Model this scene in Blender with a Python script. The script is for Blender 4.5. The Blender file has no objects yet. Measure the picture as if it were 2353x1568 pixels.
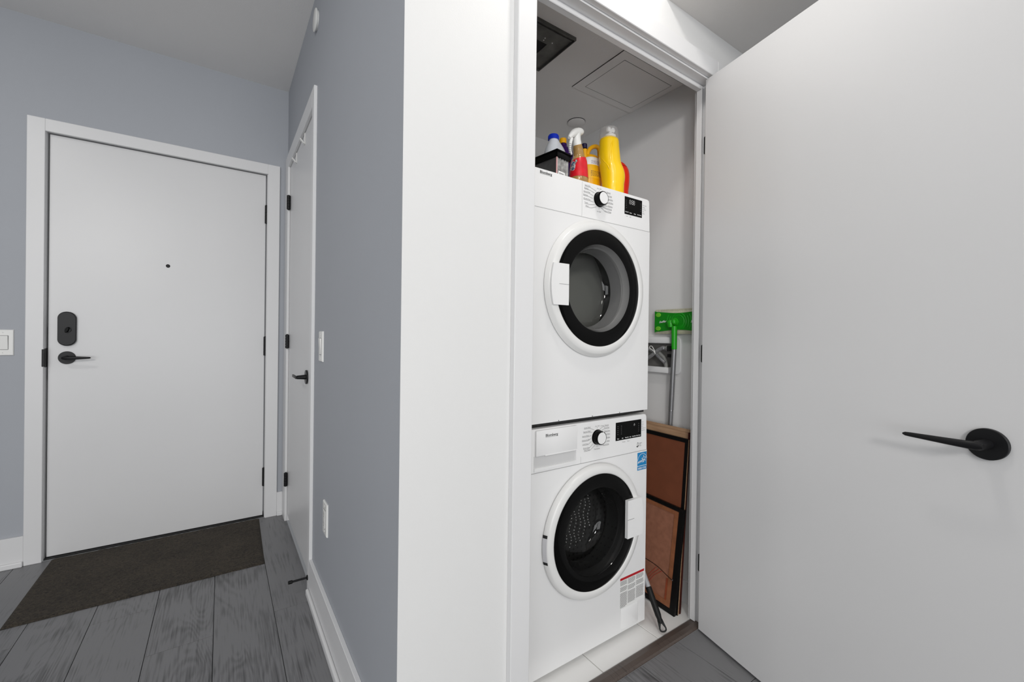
import bpy, bmesh, math, random
from mathutils import Vector, Matrix
random.seed(7)
S = bpy.context.scene
COL = S.collection
PI = math.pi

# ------------------------------------------------------------------ camera
W, H = 2353, 1568
F, CX, CY = 975.064, 1167.0, 774.85
CAM = Vector((0, 0, 1.1543))
R_ = Vector((0.82875554, -0.55947201, 0.01246274))
U_ = Vector((-0.00851305, 0.00966352, 0.99991707))
F_ = Vector((0.55954605, 0.82879291, -0.00324588))
cd = bpy.data.cameras.new('camera')
cam = bpy.data.objects.new('camera', cd)
COL.objects.link(cam)
cd.sensor_width = 36
cd.lens = F * 36 / W
cd.shift_x = (W / 2 - CX) / W
cd.shift_y = (CY - H / 2) / W
cd.clip_start = 0.02
m = Matrix((R_, U_, -F_)).transposed().to_4x4()
m.translation = CAM
cam.matrix_world = m
S.camera = cam

# ------------------------------------------------------------------ world, lamps, exposure
wd = bpy.data.worlds.new('world')
S.world = wd
wd.use_nodes = True
wd.node_tree.nodes['Background'].inputs[0].default_value = (0.93, 0.96, 1.0, 1)
wd.node_tree.nodes['Background'].inputs[1].default_value = 0.19

def lamp(name, loc, target, power, size, color, size_y=None, spread=None):
    d = bpy.data.lights.new(name, 'AREA')
    d.energy = power
    d.color = color
    d.shape = 'RECTANGLE' if size_y else 'DISK'
    d.size = size
    if size_y:
        d.size_y = size_y
    if spread:
        d.spread = spread
    o = bpy.data.objects.new(name, d)
    COL.objects.link(o)
    o.location = loc
    o.rotation_euler = (Vector(target) - Vector(loc)).to_track_quat('-Z', 'Y').to_euler()
    return o
lamp('ceiling_lamp_hall', (0.92, 0.62, 2.66), (0.92, 0.62, 0), 5.0, 0.16, (1, 0.97, 0.93))
lamp('ceiling_lamp_entry', (-1.25, 1.35, 2.66), (-1.25, 1.35, 0), 8.5, 0.18, (1, 0.98, 0.96))
lamp('ceiling_lamp_living', (-1.5, -2.8, 2.58), (0.9, 0.9, 1.0), 62, 0.6, (1, 0.98, 0.95))
lamp('ceiling_lamp_kitchen', (0.7, -2.1, 2.6), (0.9, 0.8, 0.9), 11.5, 0.5, (1, 0.97, 0.93))
lamp('window_side', (-2.6, -2.2, 1.3), (0.2, 2.2, 1.75), 40, 1.5, (0.97, 0.985, 1.0), 1.9)
lamp('ceiling_uplight', (-0.6, -3.2, 0.9), (0.2, 1.5, 2.2), 48, 2.4, (0.97, 0.985, 1.0), 1.2)  # added low uplight that brightens the ceilings; no real window

S.view_settings.view_transform = 'Standard'
S.view_settings.look = 'None'
S.view_settings.gamma = 1
S.view_settings.use_curve_mapping = False
S.view_settings.exposure = -0.07

# ------------------------------------------------------------------ helpers
def ray(px, py):
    return R_ * ((px - CX) / F) - U_ * ((py - CY) / F) + F_
def on(axis, v, px, py):
    d = ray(px, py)
    i = 'xyz'.index(axis)
    return CAM + d * ((v - CAM[i]) / d[i])

STUFF = {'dial_lettering', 'display_lettering', 'display_icons', 'panel_lettering', 'fine_print', 'tag_print', 'label_text', 'label_text_top',
         'cloth_dimple', 'wrapped_packs', 'panel_seam', 'logo', 'care_mark', 'brand_lettering', 'brand_outline', 'energy_lettering', 'drum_glint_beads'}
class MB:
    def __init__(s):
        s.v, s.f = [], []
    def add(s, vs, fs):
        o = len(s.v)
        s.v += [tuple(q) for q in vs]
        s.f += [tuple(o + i for i in f) for f in fs]
        return s
    def box(s, x0, x1, y0, y1, z0, z1, bev=0, seg=2):
        if bev:
            bm = bmesh.new()
            bmesh.ops.create_cube(bm, size=1)
            for v in bm.verts:
                v.co = Vector(((x0 + x1) / 2 + v.co.x * (x1 - x0), (y0 + y1) / 2 + v.co.y * (y1 - y0), (z0 + z1) / 2 + v.co.z * (z1 - z0)))
            bmesh.ops.bevel(bm, geom=bm.edges[:], offset=bev, segments=seg, affect='EDGES', profile=0.5)
            return s.bm(bm)
        vs = [(x, y, z) for x in (x0, x1) for y in (y0, y1) for z in (z0, z1)]
        return s.add(vs, [(0, 1, 3, 2), (4, 6, 7, 5), (0, 4, 5, 1), (2, 3, 7, 6), (0, 2, 6, 4), (1, 5, 7, 3)])
    def bm(s, bm, M=None):
        bm.verts.index_update()
        s.add([(M @ v.co if M else v.co) for v in bm.verts], [[v.index for v in f.verts] for f in bm.faces])
        bm.free()
        return s
    def obox(s, o, ax, ay, az, bev=0):
        """box from corner o along three edge vectors"""
        t = MB().box(0, ax.length, 0, ay.length, 0, az.length, bev)
        a, b, c = ax.normalized(), ay.normalized(), az.normalized()
        return s.add([o + a * v[0] + b * v[1] + c * v[2] for v in t.v], t.f)
    def rings(s, rings, cap0=True, cap1=True, closed=True):
        n = len(rings[0])
        vs = [p for r in rings for p in r]
        fs = []
        for i in range(len(rings) - 1):
            for j in range(n if closed else n - 1):
                k = (j + 1) % n
                fs.append((i * n + j, i * n + k, (i + 1) * n + k, (i + 1) * n + j))
        if cap0:
            fs.append(tuple(range(n - 1, -1, -1)))
        if cap1:
            fs.append(tuple((len(rings) - 1) * n + j for j in range(n)))
        return s.add(vs, fs)
    def lathe(s, prof, c, axis, n=48, cap0=False, cap1=False):
        """prof: (radius, distance along axis)"""
        a = Vector(axis).normalized()
        t = Vector((0, 0, 1)) if abs(a.z) < .9 else Vector((1, 0, 0))
        u = a.cross(t).normalized()
        w = a.cross(u)
        c = Vector(c)
        R = [[c + a * h + (u * math.cos(2 * PI * j / n) + w * math.sin(2 * PI * j / n)) * r for j in range(n)] for r, h in prof]
        return s.rings(R, cap0 or prof[0][0] <= .0011, cap1 or prof[-1][0] <= .0011)
    def tube(s, pts, r, n=10, cap=True):
        pts = [Vector(p) for p in pts]
        rs = r if isinstance(r, (list, tuple)) else [r] * len(pts)
        R = []
        ref = None
        for i, p in enumerate(pts):
            d = (pts[min(i + 1, len(pts) - 1)] - pts[max(i - 1, 0)]).normalized()
            if ref is None:
                ref = d.cross(Vector((0, 0, 1)) if abs(d.z) < .9 else Vector((1, 0, 0))).normalized()
            ref = (ref - d * ref.dot(d)).normalized()
            b = d.cross(ref)
            R.append([p + (ref * math.cos(2 * PI * j / n) + b * math.sin(2 * PI * j / n)) * rs[i] for j in range(n)])
        return s.rings(R, cap, cap)
    def prism(s, poly, o, ux, uy, depth):
        """poly 2D in plane (ux,uy), extruded by vector depth"""
        P = [o + ux * a + uy * b for a, b in poly]
        return s.rings([P, [q + depth for q in P]])
    def text(s, body, o, ux, uy, size, align='LEFT', shear=0, bold=0, sx=1.0):
        cu = bpy.data.curves.new('t', 'FONT')
        cu.body = body
        cu.size = size
        cu.align_x = align
        cu.resolution_u = 2
        cu.shear = shear
        cu.offset = bold
        ob = bpy.data.objects.new('t', cu)
        me = ob.to_mesh()
        s.add([o + ux * (v.co.x * sx) + uy * v.co.y for v in me.vertices], [tuple(p.vertices) for p in me.polygons])
        ob.to_mesh_clear()
        bpy.data.objects.remove(ob)
        bpy.data.curves.remove(cu)
        return s
    def build(s, name, mat, parent=None, smooth=False, angle=35):
        me = bpy.data.meshes.new(name)
        off = Vector((0, 0, 0))
        q = parent
        while q:
            off += q.location
            q = q.parent
        me.from_pydata([tuple(Vector(v) - off) for v in s.v], [], s.f)
        bm = bmesh.new()
        bm.from_mesh(me)
        bmesh.ops.recalc_face_normals(bm, faces=bm.faces)
        bm.to_mesh(me)
        bm.free()
        me.materials.append(mat)
        ob = bpy.data.objects.new(name, me)
        COL.objects.link(ob)
        if parent:
            ob.parent = parent
            if name in STUFF:
                ob['kind'] = 'stuff'
        if smooth:
            for p in me.polygons:
                p.use_smooth = True
            me.set_sharp_from_angle(angle=math.radians(angle))
        return ob

def smoothpath(pts, k=6):
    pts = [Vector(p) for p in pts]
    out = []
    for i in range(len(pts) - 1):
        p0, p1, p2, p3 = pts[max(i - 1, 0)], pts[i], pts[i + 1], pts[min(i + 2, len(pts) - 1)]
        for j in range(k):
            t = j / k
            out.append(.5 * ((2 * p1) + (p2 - p0) * t + (2 * p0 - 5 * p1 + 4 * p2 - p3) * t * t + (3 * p1 - p0 - 3 * p2 + p3) * t ** 3))
    return out + [pts[-1]]

def tag(o, label, cat, group=None, kind=None):
    o['label'] = label
    o['category'] = cat
    if group:
        o['group'] = group
    if kind:
        o['kind'] = kind
    return o
def each(name, mat_, parent, mbs, smooth=True, angle=35):
    return [m_.build(name, mat_, parent, smooth, angle) for m_ in mbs]
def thing(name, loc, label, cat, group=None, kind=None):
    o = bpy.data.objects.new(name, None)
    o.empty_display_size = .05
    COL.objects.link(o)
    o.location = loc
    return tag(o, label, cat, group, kind)
def struct(o, label, cat):
    return tag(o, label, cat, None, 'structure')
V = Vector
X, Y, Z = V((1, 0, 0)), V((0, 1, 0)), V((0, 0, 1))

# ------------------------------------------------------------------ materials
def mat(name, col, rough=.5, metal=0, spec=.5, coat=0, noise=0, nscale=8, bump=0, bscale=200, trans=0, alpha=1, ior=1.45):
    M = bpy.data.materials.new(name)
    M.use_nodes = True
    nt = M.node_tree
    b = nt.nodes['Principled BSDF']
    b.inputs['Roughness'].default_value = rough
    b.inputs['Metallic'].default_value = metal
    b.inputs['Specular IOR Level'].default_value = spec
    b.inputs['Coat Weight'].default_value = coat
    b.inputs['Transmission Weight'].default_value = trans
    b.inputs['IOR'].default_value = ior
    b.inputs['Alpha'].default_value = alpha
    tc = nt.nodes.new('ShaderNodeTexCoord')
    n = nt.nodes.new('ShaderNodeTexNoise')
    n.inputs['Scale'].default_value = nscale
    n.inputs['Detail'].default_value = 4
    nt.links.new(tc.outputs['Object'], n.inputs['Vector'])
    r = nt.nodes.new('ShaderNodeValToRGB')
    k = noise
    r.color_ramp.elements[0].position = .3
    r.color_ramp.elements[1].position = .7
    r.color_ramp.elements[0].color = (*[max(0, c * (1 - k)) for c in col], 1)
    r.color_ramp.elements[1].color = (*[min(1, c * (1 + k)) for c in col], 1)
    nt.links.new(n.outputs['Fac'], r.inputs['Fac'])
    nt.links.new(r.outputs['Color'], b.inputs['Base Color'])
    if bump:
        n2 = nt.nodes.new('ShaderNodeTexNoise')
        n2.inputs['Scale'].default_value = bscale
        n2.inputs['Detail'].default_value = 3
        nt.links.new(tc.outputs['Object'], n2.inputs['Vector'])
        bp = nt.nodes.new('ShaderNodeBump')
        bp.inputs['Strength'].default_value = bump
        bp.inputs['Distance'].default_value = .002
        nt.links.new(n2.outputs['Fac'], bp.inputs['Height'])
        nt.links.new(bp.outputs['Normal'], b.inputs['Normal'])
    return M

def srgb(r, g, b):
    f = lambda c: (c / 255 / 12.92) if c / 255 <= .04045 else ((c / 255 + .055) / 1.055) ** 2.4
    return (f(r), f(g), f(b))

M_blue = mat('blue_grey_paint', (.395, .413, .447), .62, noise=.012, nscale=2, bump=.12, bscale=260)
M_white = mat('white_wall_paint', (.74, .74, .735), .6, noise=.01, nscale=2, bump=.1, bscale=260)
M_closet = mat('closet_wall_paint', (.74, .735, .73), .6, noise=.01, nscale=2, bump=.1, bscale=260)
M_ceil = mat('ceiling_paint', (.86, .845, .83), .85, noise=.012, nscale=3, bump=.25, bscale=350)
M_ceil_dim = mat('dimmed_ceiling_paint', (.72, .695, .67), .85, noise=.012, nscale=3, bump=.25, bscale=350)  # same ceiling paint, with dimmer warm light put into the colour
M_trim = mat('trim_paint', (.74, .74, .745), .35, noise=.008, nscale=3)
M_door = mat('door_paint', (.70, .70, .705), .34, noise=.01, nscale=2, bump=.05, bscale=90)
M_black = mat('matte_black_metal', (.008, .008, .009), .4, spec=.3, noise=.05)
M_plastic = mat('white_plastic', (.80, .80, .78), .35, noise=.01)
M_enamel = mat('white_enamel', (.80, .80, .80), .28, coat=.2, noise=.006, nscale=3)
M_panel = mat('white_panel_plastic', (.81, .81, .81), .35, noise=.006, nscale=3)
M_ringgrey = mat('door_ring_plastic', (.76, .76, .75), .28, noise=.006)
M_blackglass = mat('black_glass', (.003, .003, .003), .12, spec=.12)
M_print = mat('grey_print', (.20, .20, .20), .6)
M_seam = mat('seam_grey', (.42, .42, .42), .6)
M_printdark = mat('dark_print', (.06, .06, .06), .6)
M_printwhite = mat('white_print', (.75, .75, .75), .6)
M_printdim = mat('dim_print', (.12, .12, .12), .6)
M_steel = mat('drum_steel', (.30, .30, .29), .35, metal=.9, noise=.2, nscale=30)
M_tile = mat('white_tile', (.88, .875, .86), .25, noise=.02, nscale=4)
M_grout = mat('grout', (.52, .51, .49), .9, noise=.05, nscale=40)
M_sub = mat('dark_joint', (.012, .012, .013), .9)
M_rubber = mat('dark_rubber', (.008, .008, .008), .5, spec=.25)
M_gap = mat('dark_steel_gap_shade', (.03, .03, .03), .5, metal=.5)  # steel rails and screws, also the dark fill painted as shade in gaps

def wood(name, c0, c1, rough=.42, sx=14, bump=.25, tone=.22):
    M = bpy.data.materials.new(name)
    M.use_nodes = True
    nt = M.node_tree
    N, L = nt.nodes.new, nt.links.new
    b = nt.nodes['Principled BSDF']
    b.inputs['Roughness'].default_value = rough
    tc = N('ShaderNodeTexCoord')
    oi = N('ShaderNodeObjectInfo')
    ofs = N('ShaderNodeVectorMath'); ofs.operation = 'SCALE'
    cmb = N('ShaderNodeCombineXYZ')
    L(oi.outputs['Random'], cmb.inputs[0]); L(oi.outputs['Random'], cmb.inputs[1]); L(oi.outputs['Random'], cmb.inputs[2])
    L(cmb.outputs[0], ofs.inputs[0]); ofs.inputs['Scale'].default_value = 37
    ad = N('ShaderNodeVectorMath'); ad.operation = 'ADD'
    L(tc.outputs['Object'], ad.inputs[0]); L(ofs.outputs[0], ad.inputs[1])
    mp = N('ShaderNodeMapping'); mp.inputs['Scale'].default_value = (1, .16, 1)
    L(ad.outputs[0], mp.inputs[0])
    # cathedral grain: rings of a stretched noise field
    n1 = N('ShaderNodeTexNoise'); n1.inputs['Scale'].default_value = 5.5; n1.inputs['Detail'].default_value = 2.5; n1.inputs['Distortion'].default_value = .5
    L(mp.outputs[0], n1.inputs['Vector'])
    mul = N('ShaderNodeMath'); mul.operation = 'MULTIPLY'; mul.inputs[1].default_value = sx * 13
    L(n1.outputs['Fac'], mul.inputs[0])
    sn = N('ShaderNodeMath'); sn.operation = 'SINE'
    L(mul.outputs[0], sn.inputs[0])
    # fine fibre
    mp2 = N('ShaderNodeMapping'); mp2.inputs['Scale'].default_value = (1, .035, 1)
    L(ad.outputs[0], mp2.inputs[0])
    n2 = N('ShaderNodeTexNoise'); n2.inputs['Scale'].default_value = 170; n2.inputs['Detail'].default_value = 5
    L(mp2.outputs[0], n2.inputs['Vector'])
    # blotch
    n3 = N('ShaderNodeTexNoise'); n3.inputs['Scale'].default_value = 5; n3.inputs['Detail'].default_value = 3
    L(ad.outputs[0], n3.inputs['Vector'])
    m1 = N('ShaderNodeMath'); m1.operation = 'MULTIPLY_ADD'; m1.inputs[1].default_value = .065
    L(sn.outputs[0], m1.inputs[0]); L(n2.outputs['Fac'], m1.inputs[2])
    m2 = N('ShaderNodeMath'); m2.operation = 'MULTIPLY_ADD'; m2.inputs[1].default_value = .75
    L(n3.outputs['Fac'], m2.inputs[0]); L(m1.outputs[0], m2.inputs[2])
    m3 = N('ShaderNodeMath'); m3.operation = 'MULTIPLY_ADD'; m3.inputs[1].default_value = tone
    L(oi.outputs['Random'], m3.inputs[0]); L(m2.outputs[0], m3.inputs[2])
    rp = N('ShaderNodeValToRGB')
    rp.color_ramp.elements[0].position = .55; rp.color_ramp.elements[1].position = 1.25 if False else 1.0
    rp.color_ramp.elements[0].color = (*c0, 1); rp.color_ramp.elements[1].color = (*c1, 1)
    L(m3.outputs[0], rp.inputs['Fac']); L(rp.outputs['Color'], b.inputs['Base Color'])
    bp = N('ShaderNodeBump'); bp.inputs['Strength'].default_value = bump; bp.inputs['Distance'].default_value = .0015
    L(m1.outputs[0], bp.inputs['Height']); L(bp.outputs['Normal'], b.inputs['Normal'])
    return M
M_plank = wood('grey_oak_laminate', (.048, .048, .050), (.19, .19, .196))
M_thresh = wood('dark_brown_laminate', (.018, .014, .012), (.09, .07, .06), .4)

def glassy(name, tint, gloss=.5, rough=.03, milk=0):
    M = bpy.data.materials.new(name)
    M.use_nodes = True
    nt = M.node_tree
    N, L = nt.nodes.new, nt.links.new
    nt.nodes.remove(nt.nodes['Principled BSDF'])
    t = N('ShaderNodeBsdfTransparent'); t.inputs[0].default_value = (*tint, 1)
    g = N('ShaderNodeBsdfGlossy'); g.inputs['Roughness'].default_value = rough
    g.inputs[0].default_value = (.9, .9, .9, 1)
    lw = N('ShaderNodeLayerWeight'); lw.inputs[0].default_value = .5
    pw = N('ShaderNodeMath'); pw.operation = 'POWER'; pw.inputs[1].default_value = 4
    ml = N('ShaderNodeMath'); ml.operation = 'MULTIPLY_ADD'; ml.inputs[1].default_value = gloss; ml.inputs[2].default_value = .025
    L(lw.outputs['Facing'], pw.inputs[0]); L(pw.outputs[0], ml.inputs[0])
    mx = N('ShaderNodeMixShader')
    L(ml.outputs[0], mx.inputs[0]); L(g.outputs[0], mx.inputs[2])
    if milk:
        d = N('ShaderNodeBsdfTranslucent'); d.inputs[0].default_value = (.9, .9, .9, 1)
        d2 = N('ShaderNodeBsdfDiffuse'); d2.inputs[0].default_value = (.9, .9, .9, 1)
        m0 = N('ShaderNodeMixShader'); m0.inputs[0].default_value = .5
        L(d.outputs[0], m0.inputs[1]); L(d2.outputs[0], m0.inputs[2])
        m1 = N('ShaderNodeMixShader'); m1.inputs[0].default_value = milk
        L(t.outputs[0], m1.inputs[1]); L(m0.outputs[0], m1.inputs[2]); L(m1.outputs[0], mx.inputs[1])
    else:
        L(t.outputs[0], mx.inputs[1])
    L(mx.outputs[0], nt.nodes['Material Output'].inputs[0])
    return M

# ------------------------------------------------------------------ key planes (metres)
YA, XB, YC = 3.0392, 0.3431, 0.9492       # entry wall, blue return wall, white closet wall
ZC, ZL, ZK = 2.69, 2.366, 2.281           # ceiling of the entry, of the hall, of the closet
XR, YK, XL = 1.689, 1.911, 0.45           # closet right, back and left wall faces
XJ0, XJ1, ZH = 0.716, 1.602, 2.169        # closet doorway

# ------------------------------------------------------------------ floor of planks
base = MB().box(-3.0, 3.2, -1.6, .962, -.05, -.011).box(-3.0, XB, .962, YA, -.05, -.011)
floor = struct(base.build('floor', M_sub), 'dark grey oak plank floor of the entry and hall', 'floor')
seams = [-2.85, -2.6446, -2.442, -2.2394, -2.0368, -1.8342, -1.6316, -1.429, -1.2264, -1.0238, -.8214, -.6196, -.4188, -.2168, -.0158, .190, .3993, .6086, .8179, 1.0272, 1.2365, 1.4458, 1.6551, 1.8644, 2.0737, 2.283, 2.4923]
joint = {10: 2.271, 11: 1.46, 12: 2.2803, 13: 1.9535, 14: 1.20, 15: 1.985, 20: .42, 21: .714, 22: .12, 19: .5}
def plank(x0, x1, y0, y1):
    g = .0009
    c = V(((x0 + x1) / 2, (y0 + y1) / 2, 0))
    mb = MB().box(x0 + g, x1 - g, y0 + g, y1 - g, -.0115, 0, .0006, 1)
    me_o = MB()
    me_o.v = [tuple(V(v) - c) for v in mb.v]
    me_o.f = mb.f
    o = me_o.build('plank', M_plank)
    o.parent = floor
    o.location = c
for i in range(len(seams) - 1):
    x0, x1 = seams[i], seams[i + 1]
    j = joint.get(i, (i * .47) % 1.22 + .6)
    ys = [j + 1.22 * k for k in range(-5, 4)]
    y_end = YA if x1 < XB + .1 else .962
    for a in ys:
        lo, hi = max(a, -1.6), min(a + 1.22, y_end)
        xb = min(x1, XB) if hi > 1.0 else x1
        if hi - lo > .01:
            if x1 > XB > x0 and hi > .949:
                if lo < .949:
                    plank(x0, x1, lo, .949)
                    lo = .949
                plank(x0, XB, lo, min(hi, YA))
            else:
                plank(x0, x1, lo, hi)

# tile floor of the closet
tb = MB().box(XL, XR, 1.0105, YK, -.05, -.002)
tf = struct(tb.build('floor', M_grout), 'white tile floor of the laundry closet', 'floor')
for a in [.497, .797, 1.097, 1.397, 1.697]:
    for b0, b1 in ((1.0105, 1.60), (1.602, YK)):
        x0, x1 = max(a - .298, XL), min(a, XR)
        if x1 - x0 > .01:
            MB().box(x0 + .0012, x1 - .0012, b0, b1, -.01, 0, .0008, 1).build('tile', M_tile, tf)

# threshold strip
th = MB()
prof = [(.9615, 0), (.9615, .004), (.967, .0085), (.985, .0105), (1.003, .0085), (1.0105, .0035), (1.0105, 0)]
th.prism(prof, V((XJ0, 0, 0)), Y, Z, X * (XJ1 - XJ0 - .001))
struct(th.build('trim_4', M_thresh), 'dark brown wooden threshold strip at the closet doorway', 'threshold')

# ------------------------------------------------------------------ walls
T = .1
AL, AR, AT = -.7275, .2300, 2.1435        # entry door frame opening
wa = MB().box(-3.0, AL - .012, YA, YA + T, 0, ZC).box(AR + .012, XB + T, YA, YA + T, 0, ZC).box(AL - .012, AR + .012, YA, YA + T, AT + .012, ZC)
struct(wa.build('wall_back', M_blue), 'blue grey wall around the entry door', 'wall')
BY0, BY1, BT = 2.080, 2.912, 2.172        # side closet door opening
wb = MB().box(XB, XB + T, YC + .0008, BY0 - .01, 0, ZC).box(XB, XB + T, BY1 + .01, YA, 0, ZC).box(XB, XB + T, BY0 - .01, BY1 + .01, BT + .01, ZC)
struct(wb.build('wall_left', M_blue), 'blue grey return wall beside the white corner', 'wall')
WT = 1.022
wc = (MB().box(XB, XB + T, YC, YC + .0008, 0, ZC).box(XB + T, XJ0 - .018, YC, WT, 0, ZC).box(XJ0 - .018, XJ1 + .018, YC, WT, ZH + .018, ZC)
      .box(XJ1 + .018, 3.2, YC, WT, 0, ZC))
struct(wc.build('wall_front', M_white), 'white wall around the laundry closet doorway', 'wall')
struct(MB().box(XR, XR + .08, WT, YK + .08, 0, ZK + .06).build('wall_right', M_closet), 'pale grey right wall inside the laundry closet', 'wall')
struct(MB().box(XL - .007, XR, YK, YK + .08, 0, ZK + .06).build('wall_closet_back', M_closet), 'pale grey back wall inside the laundry closet', 'wall')
struct(MB().box(XB + T, XL, WT, YK, 0, ZK + .06).build('wall_closet_left', M_closet), 'left wall inside the laundry closet', 'wall')
struct(MB().box(2.49, 2.57, -1.6, YC, 0, ZL).build('wall_hall', M_blue), 'blue grey hall wall beyond the open closet door', 'wall')
struct(MB().box(-3.0, 1.30, -1.6, YA + T, ZC, ZC + .05).build('ceiling', M_ceil), 'white ceiling over the entry', 'ceiling')
struct(MB().box(1.30, 3.2, -1.6, YC, ZL, ZC + .05).build('ceiling', M_ceil_dim), 'lowered white ceiling above the open door', 'ceiling')
struct(MB().box(XL, XR, WT, YK, ZK, ZK + .05).build('ceiling', M_ceil), 'closet ceiling above the dryer', 'ceiling')

# ------------------------------------------------------------------ door frames (casings, jambs)
def cbox(mb, *a):
    return mb.box(*a, .0018, 1)
CA = YA - .0155
t1 = struct(thing('trim_1', (0, YA, 0), 'white casing and frame around the entry door', 'door frame'), 'white casing and frame around the entry door', 'door frame')
cbox(MB(), -.792, -.7293, CA, YA, 0, 2.200).build('casing', M_trim, t1)
cbox(MB(), .2325, .298, CA, YA, 0, 2.200).build('casing', M_trim, t1)
cbox(MB(), -.7293, .2325, CA, YA, 2.1385, 2.200).build('casing', M_trim, t1)
MB().box(AL - .011, AL, YA - .002, YA + T, 0, AT + .011).build('jamb', M_trim, t1)
MB().box(AR, AR + .011, YA - .002, YA + T, 0, AT + .011).build('jamb', M_trim, t1)
MB().box(AL, AR, YA - .002, YA + T, AT, AT + .011).build('jamb', M_trim, t1)
MB().box(AL, AR, YA + .005, YA + T, 0, .006).build('sill', M_gap, t1)
sp = MB().box(AL - .0005, AL + .002, YA - .004, YA + .030, .968, 1.062, .0012)
sp.box(-.7345, AL + .001, CA - .003, CA + .004, .972, 1.058, .001).build('strike_plate', M_black, t1)

CB = XB - .0143
t2 = thing('trim_2', (XB, 2.5, 0), 'white casing around the narrow side closet door', 'door frame', None, 'structure')
cbox(MB(), CB, XB, 2.035, 2.083, 0, 2.2498).build('casing', M_trim, t2)
cbox(MB(), CB, XB, 2.909, 3.030, 0, 2.2498).build('casing', M_trim, t2)
cbox(MB(), CB, XB, 2.083, 2.909, 2.171, 2.2498).build('casing', M_trim, t2)
MB().box(XB - .001, XB + T, BY0 - .0095, BY0, 0, BT + .0095).build('jamb', M_trim, t2)
MB().box(XB - .001, XB + T, BY1, BY1 + .0095, 0, BT + .0095).build('jamb', M_trim, t2)
MB().box(XB - .001, XB + T, BY0, BY1, BT, BT + .0095).build('jamb', M_trim, t2)

CC = YC - .021
t3 = thing('trim_3', (1.1, YC, 0), 'white casing and jamb of the laundry closet doorway', 'door frame', None, 'structure')
cbox(MB(), .6485, .711, CC, YC, 0, 2.2405).build('casing', M_trim, t3)
cbox(MB(), 1.607, 1.672, CC, YC, 0, 2.2405).build('casing', M_trim, t3)
cbox(MB(), .711, 1.607, CC, YC, 2.1755, 2.2405).build('casing', M_trim, t3)
MB().box(XJ0 - .0175, XJ0, YC, WT, 0, ZH + .0175).build('jamb', M_trim, t3)
MB().box(XJ1, XJ1 + .0175, YC, WT, 0, ZH + .0175).build('jamb', M_trim, t3)
MB().box(XJ0, XJ1, YC, WT, ZH, ZH + .0175).build('jamb', M_trim, t3)
cbox(MB(), XJ0, XJ0 + .013, .985, 1.008, 0.0106, ZH).build('stop', M_trim, t3)
cbox(MB(), XJ1 - .013, XJ1, .985, 1.008, 0.0106, ZH).build('stop', M_trim, t3)
cbox(MB(), XJ0 + .013, XJ1 - .013, .985, 1.008, ZH - .016, ZH).build('stop', M_trim, t3)

# baseboards
def board_x(name, x0, x1, y, h, lab, shoe=True):
    o = struct(MB().box(x0, x1, y - .014, y, 0, h, .0015, 1).build(name, M_trim), lab, 'baseboard')
    if shoe:
        MB().box(x0, x1, y - .026, y - .014, 0, .026, .004, 2).build('shoe_moulding', M_trim, o)
board_x('baseboard_back', -3.0, -.792, YA, .1465, 'white baseboard left of the entry door')
board_x('baseboard_back', .298, CB + .0, YA, .1465, 'short white baseboard piece in the corner right of the entry door')
bl = struct(MB().box(CB, XB, YC, 2.035, 0, .1530, .0015, 1).build('baseboard_left', M_trim), 'white baseboard along the blue return wall', 'baseboard')
MB().box(CB - .013, CB, YC, 2.035, 0, .028, .005, 2).build('shoe_moulding', M_trim, bl)
struct(MB().box(2.476, 2.49, -1.6, YC, 0, .153, .0015, 1).build('baseboard_hall', M_trim), 'white baseboard on the hall wall beyond the open door', 'baseboard')
board_x('baseboard_front', CB, .6485, YC, .153, 'white baseboard below the white wall corner')
struct(MB().box(XR - .010, XR, WT, YK, 0, .098, .0015, 1).build('baseboard_right', M_trim), 'low white baseboard on the closet right wall', 'baseboard')

# ------------------------------------------------------------------ hardware builders
def lever(root, c, n, along, r=.0325, length=.105, stand=.045, part_of=None):
    """c on the door face, n outward, along = lever direction"""
    p = part_of or root
    c = V(c)
    MB().lathe([(r * .2, 0), (r, 0), (r, .0065), (r * .965, .008), (0.001, .008)], c, n, 40).build('rose', M_black, p, True)
    side = n.cross(along)
    mb = MB().lathe([(.0115, .007), (.0105, stand - .008), (.009, stand + .004), (.001, stand + .004)], c, n, 24)
    a = c + n * stand - along * .011
    R = []
    for k, (t, w, d) in enumerate([(0, .006, .005), (.01, .0095, .007), (.03, .0085, .006), (.06, .0075, .005), (length - .006, .0052, .0042), (length + .003, .0046, .0036), (length + .008, .002, .0015)]):
        q = a + along * t + n * (.006 * math.sin(min(1, t / .05) * PI / 2))
        R.append([q + side * (w * math.cos(2 * PI * j / 12)) + n * (d * math.sin(2 * PI * j / 12)) for j in range(12)])
    mb.rings(R)
    mb.build('lever', M_black, p, True)
def hinge(root, c, h, r=.0075, leaf=None):
    mb = MB()
    for k in range(5):
        z0 = c[2] - h / 2 + h * k / 5
        mb.lathe([(r * .5, 0), (r, .0004), (r, h / 5 - .0008), (r * .5, h / 5 - .0004)], (c[0], c[1], z0), Z, 14)
    mb.lathe([(r * .6, 0), (r * .6, h + .004), (.001, h + .006)], (c[0], c[1], c[2] - h / 2 - .002), Z, 12)
    if leaf:
        mb.box(*leaf)
    mb.build('hinge', M_black, root, True)

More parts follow.
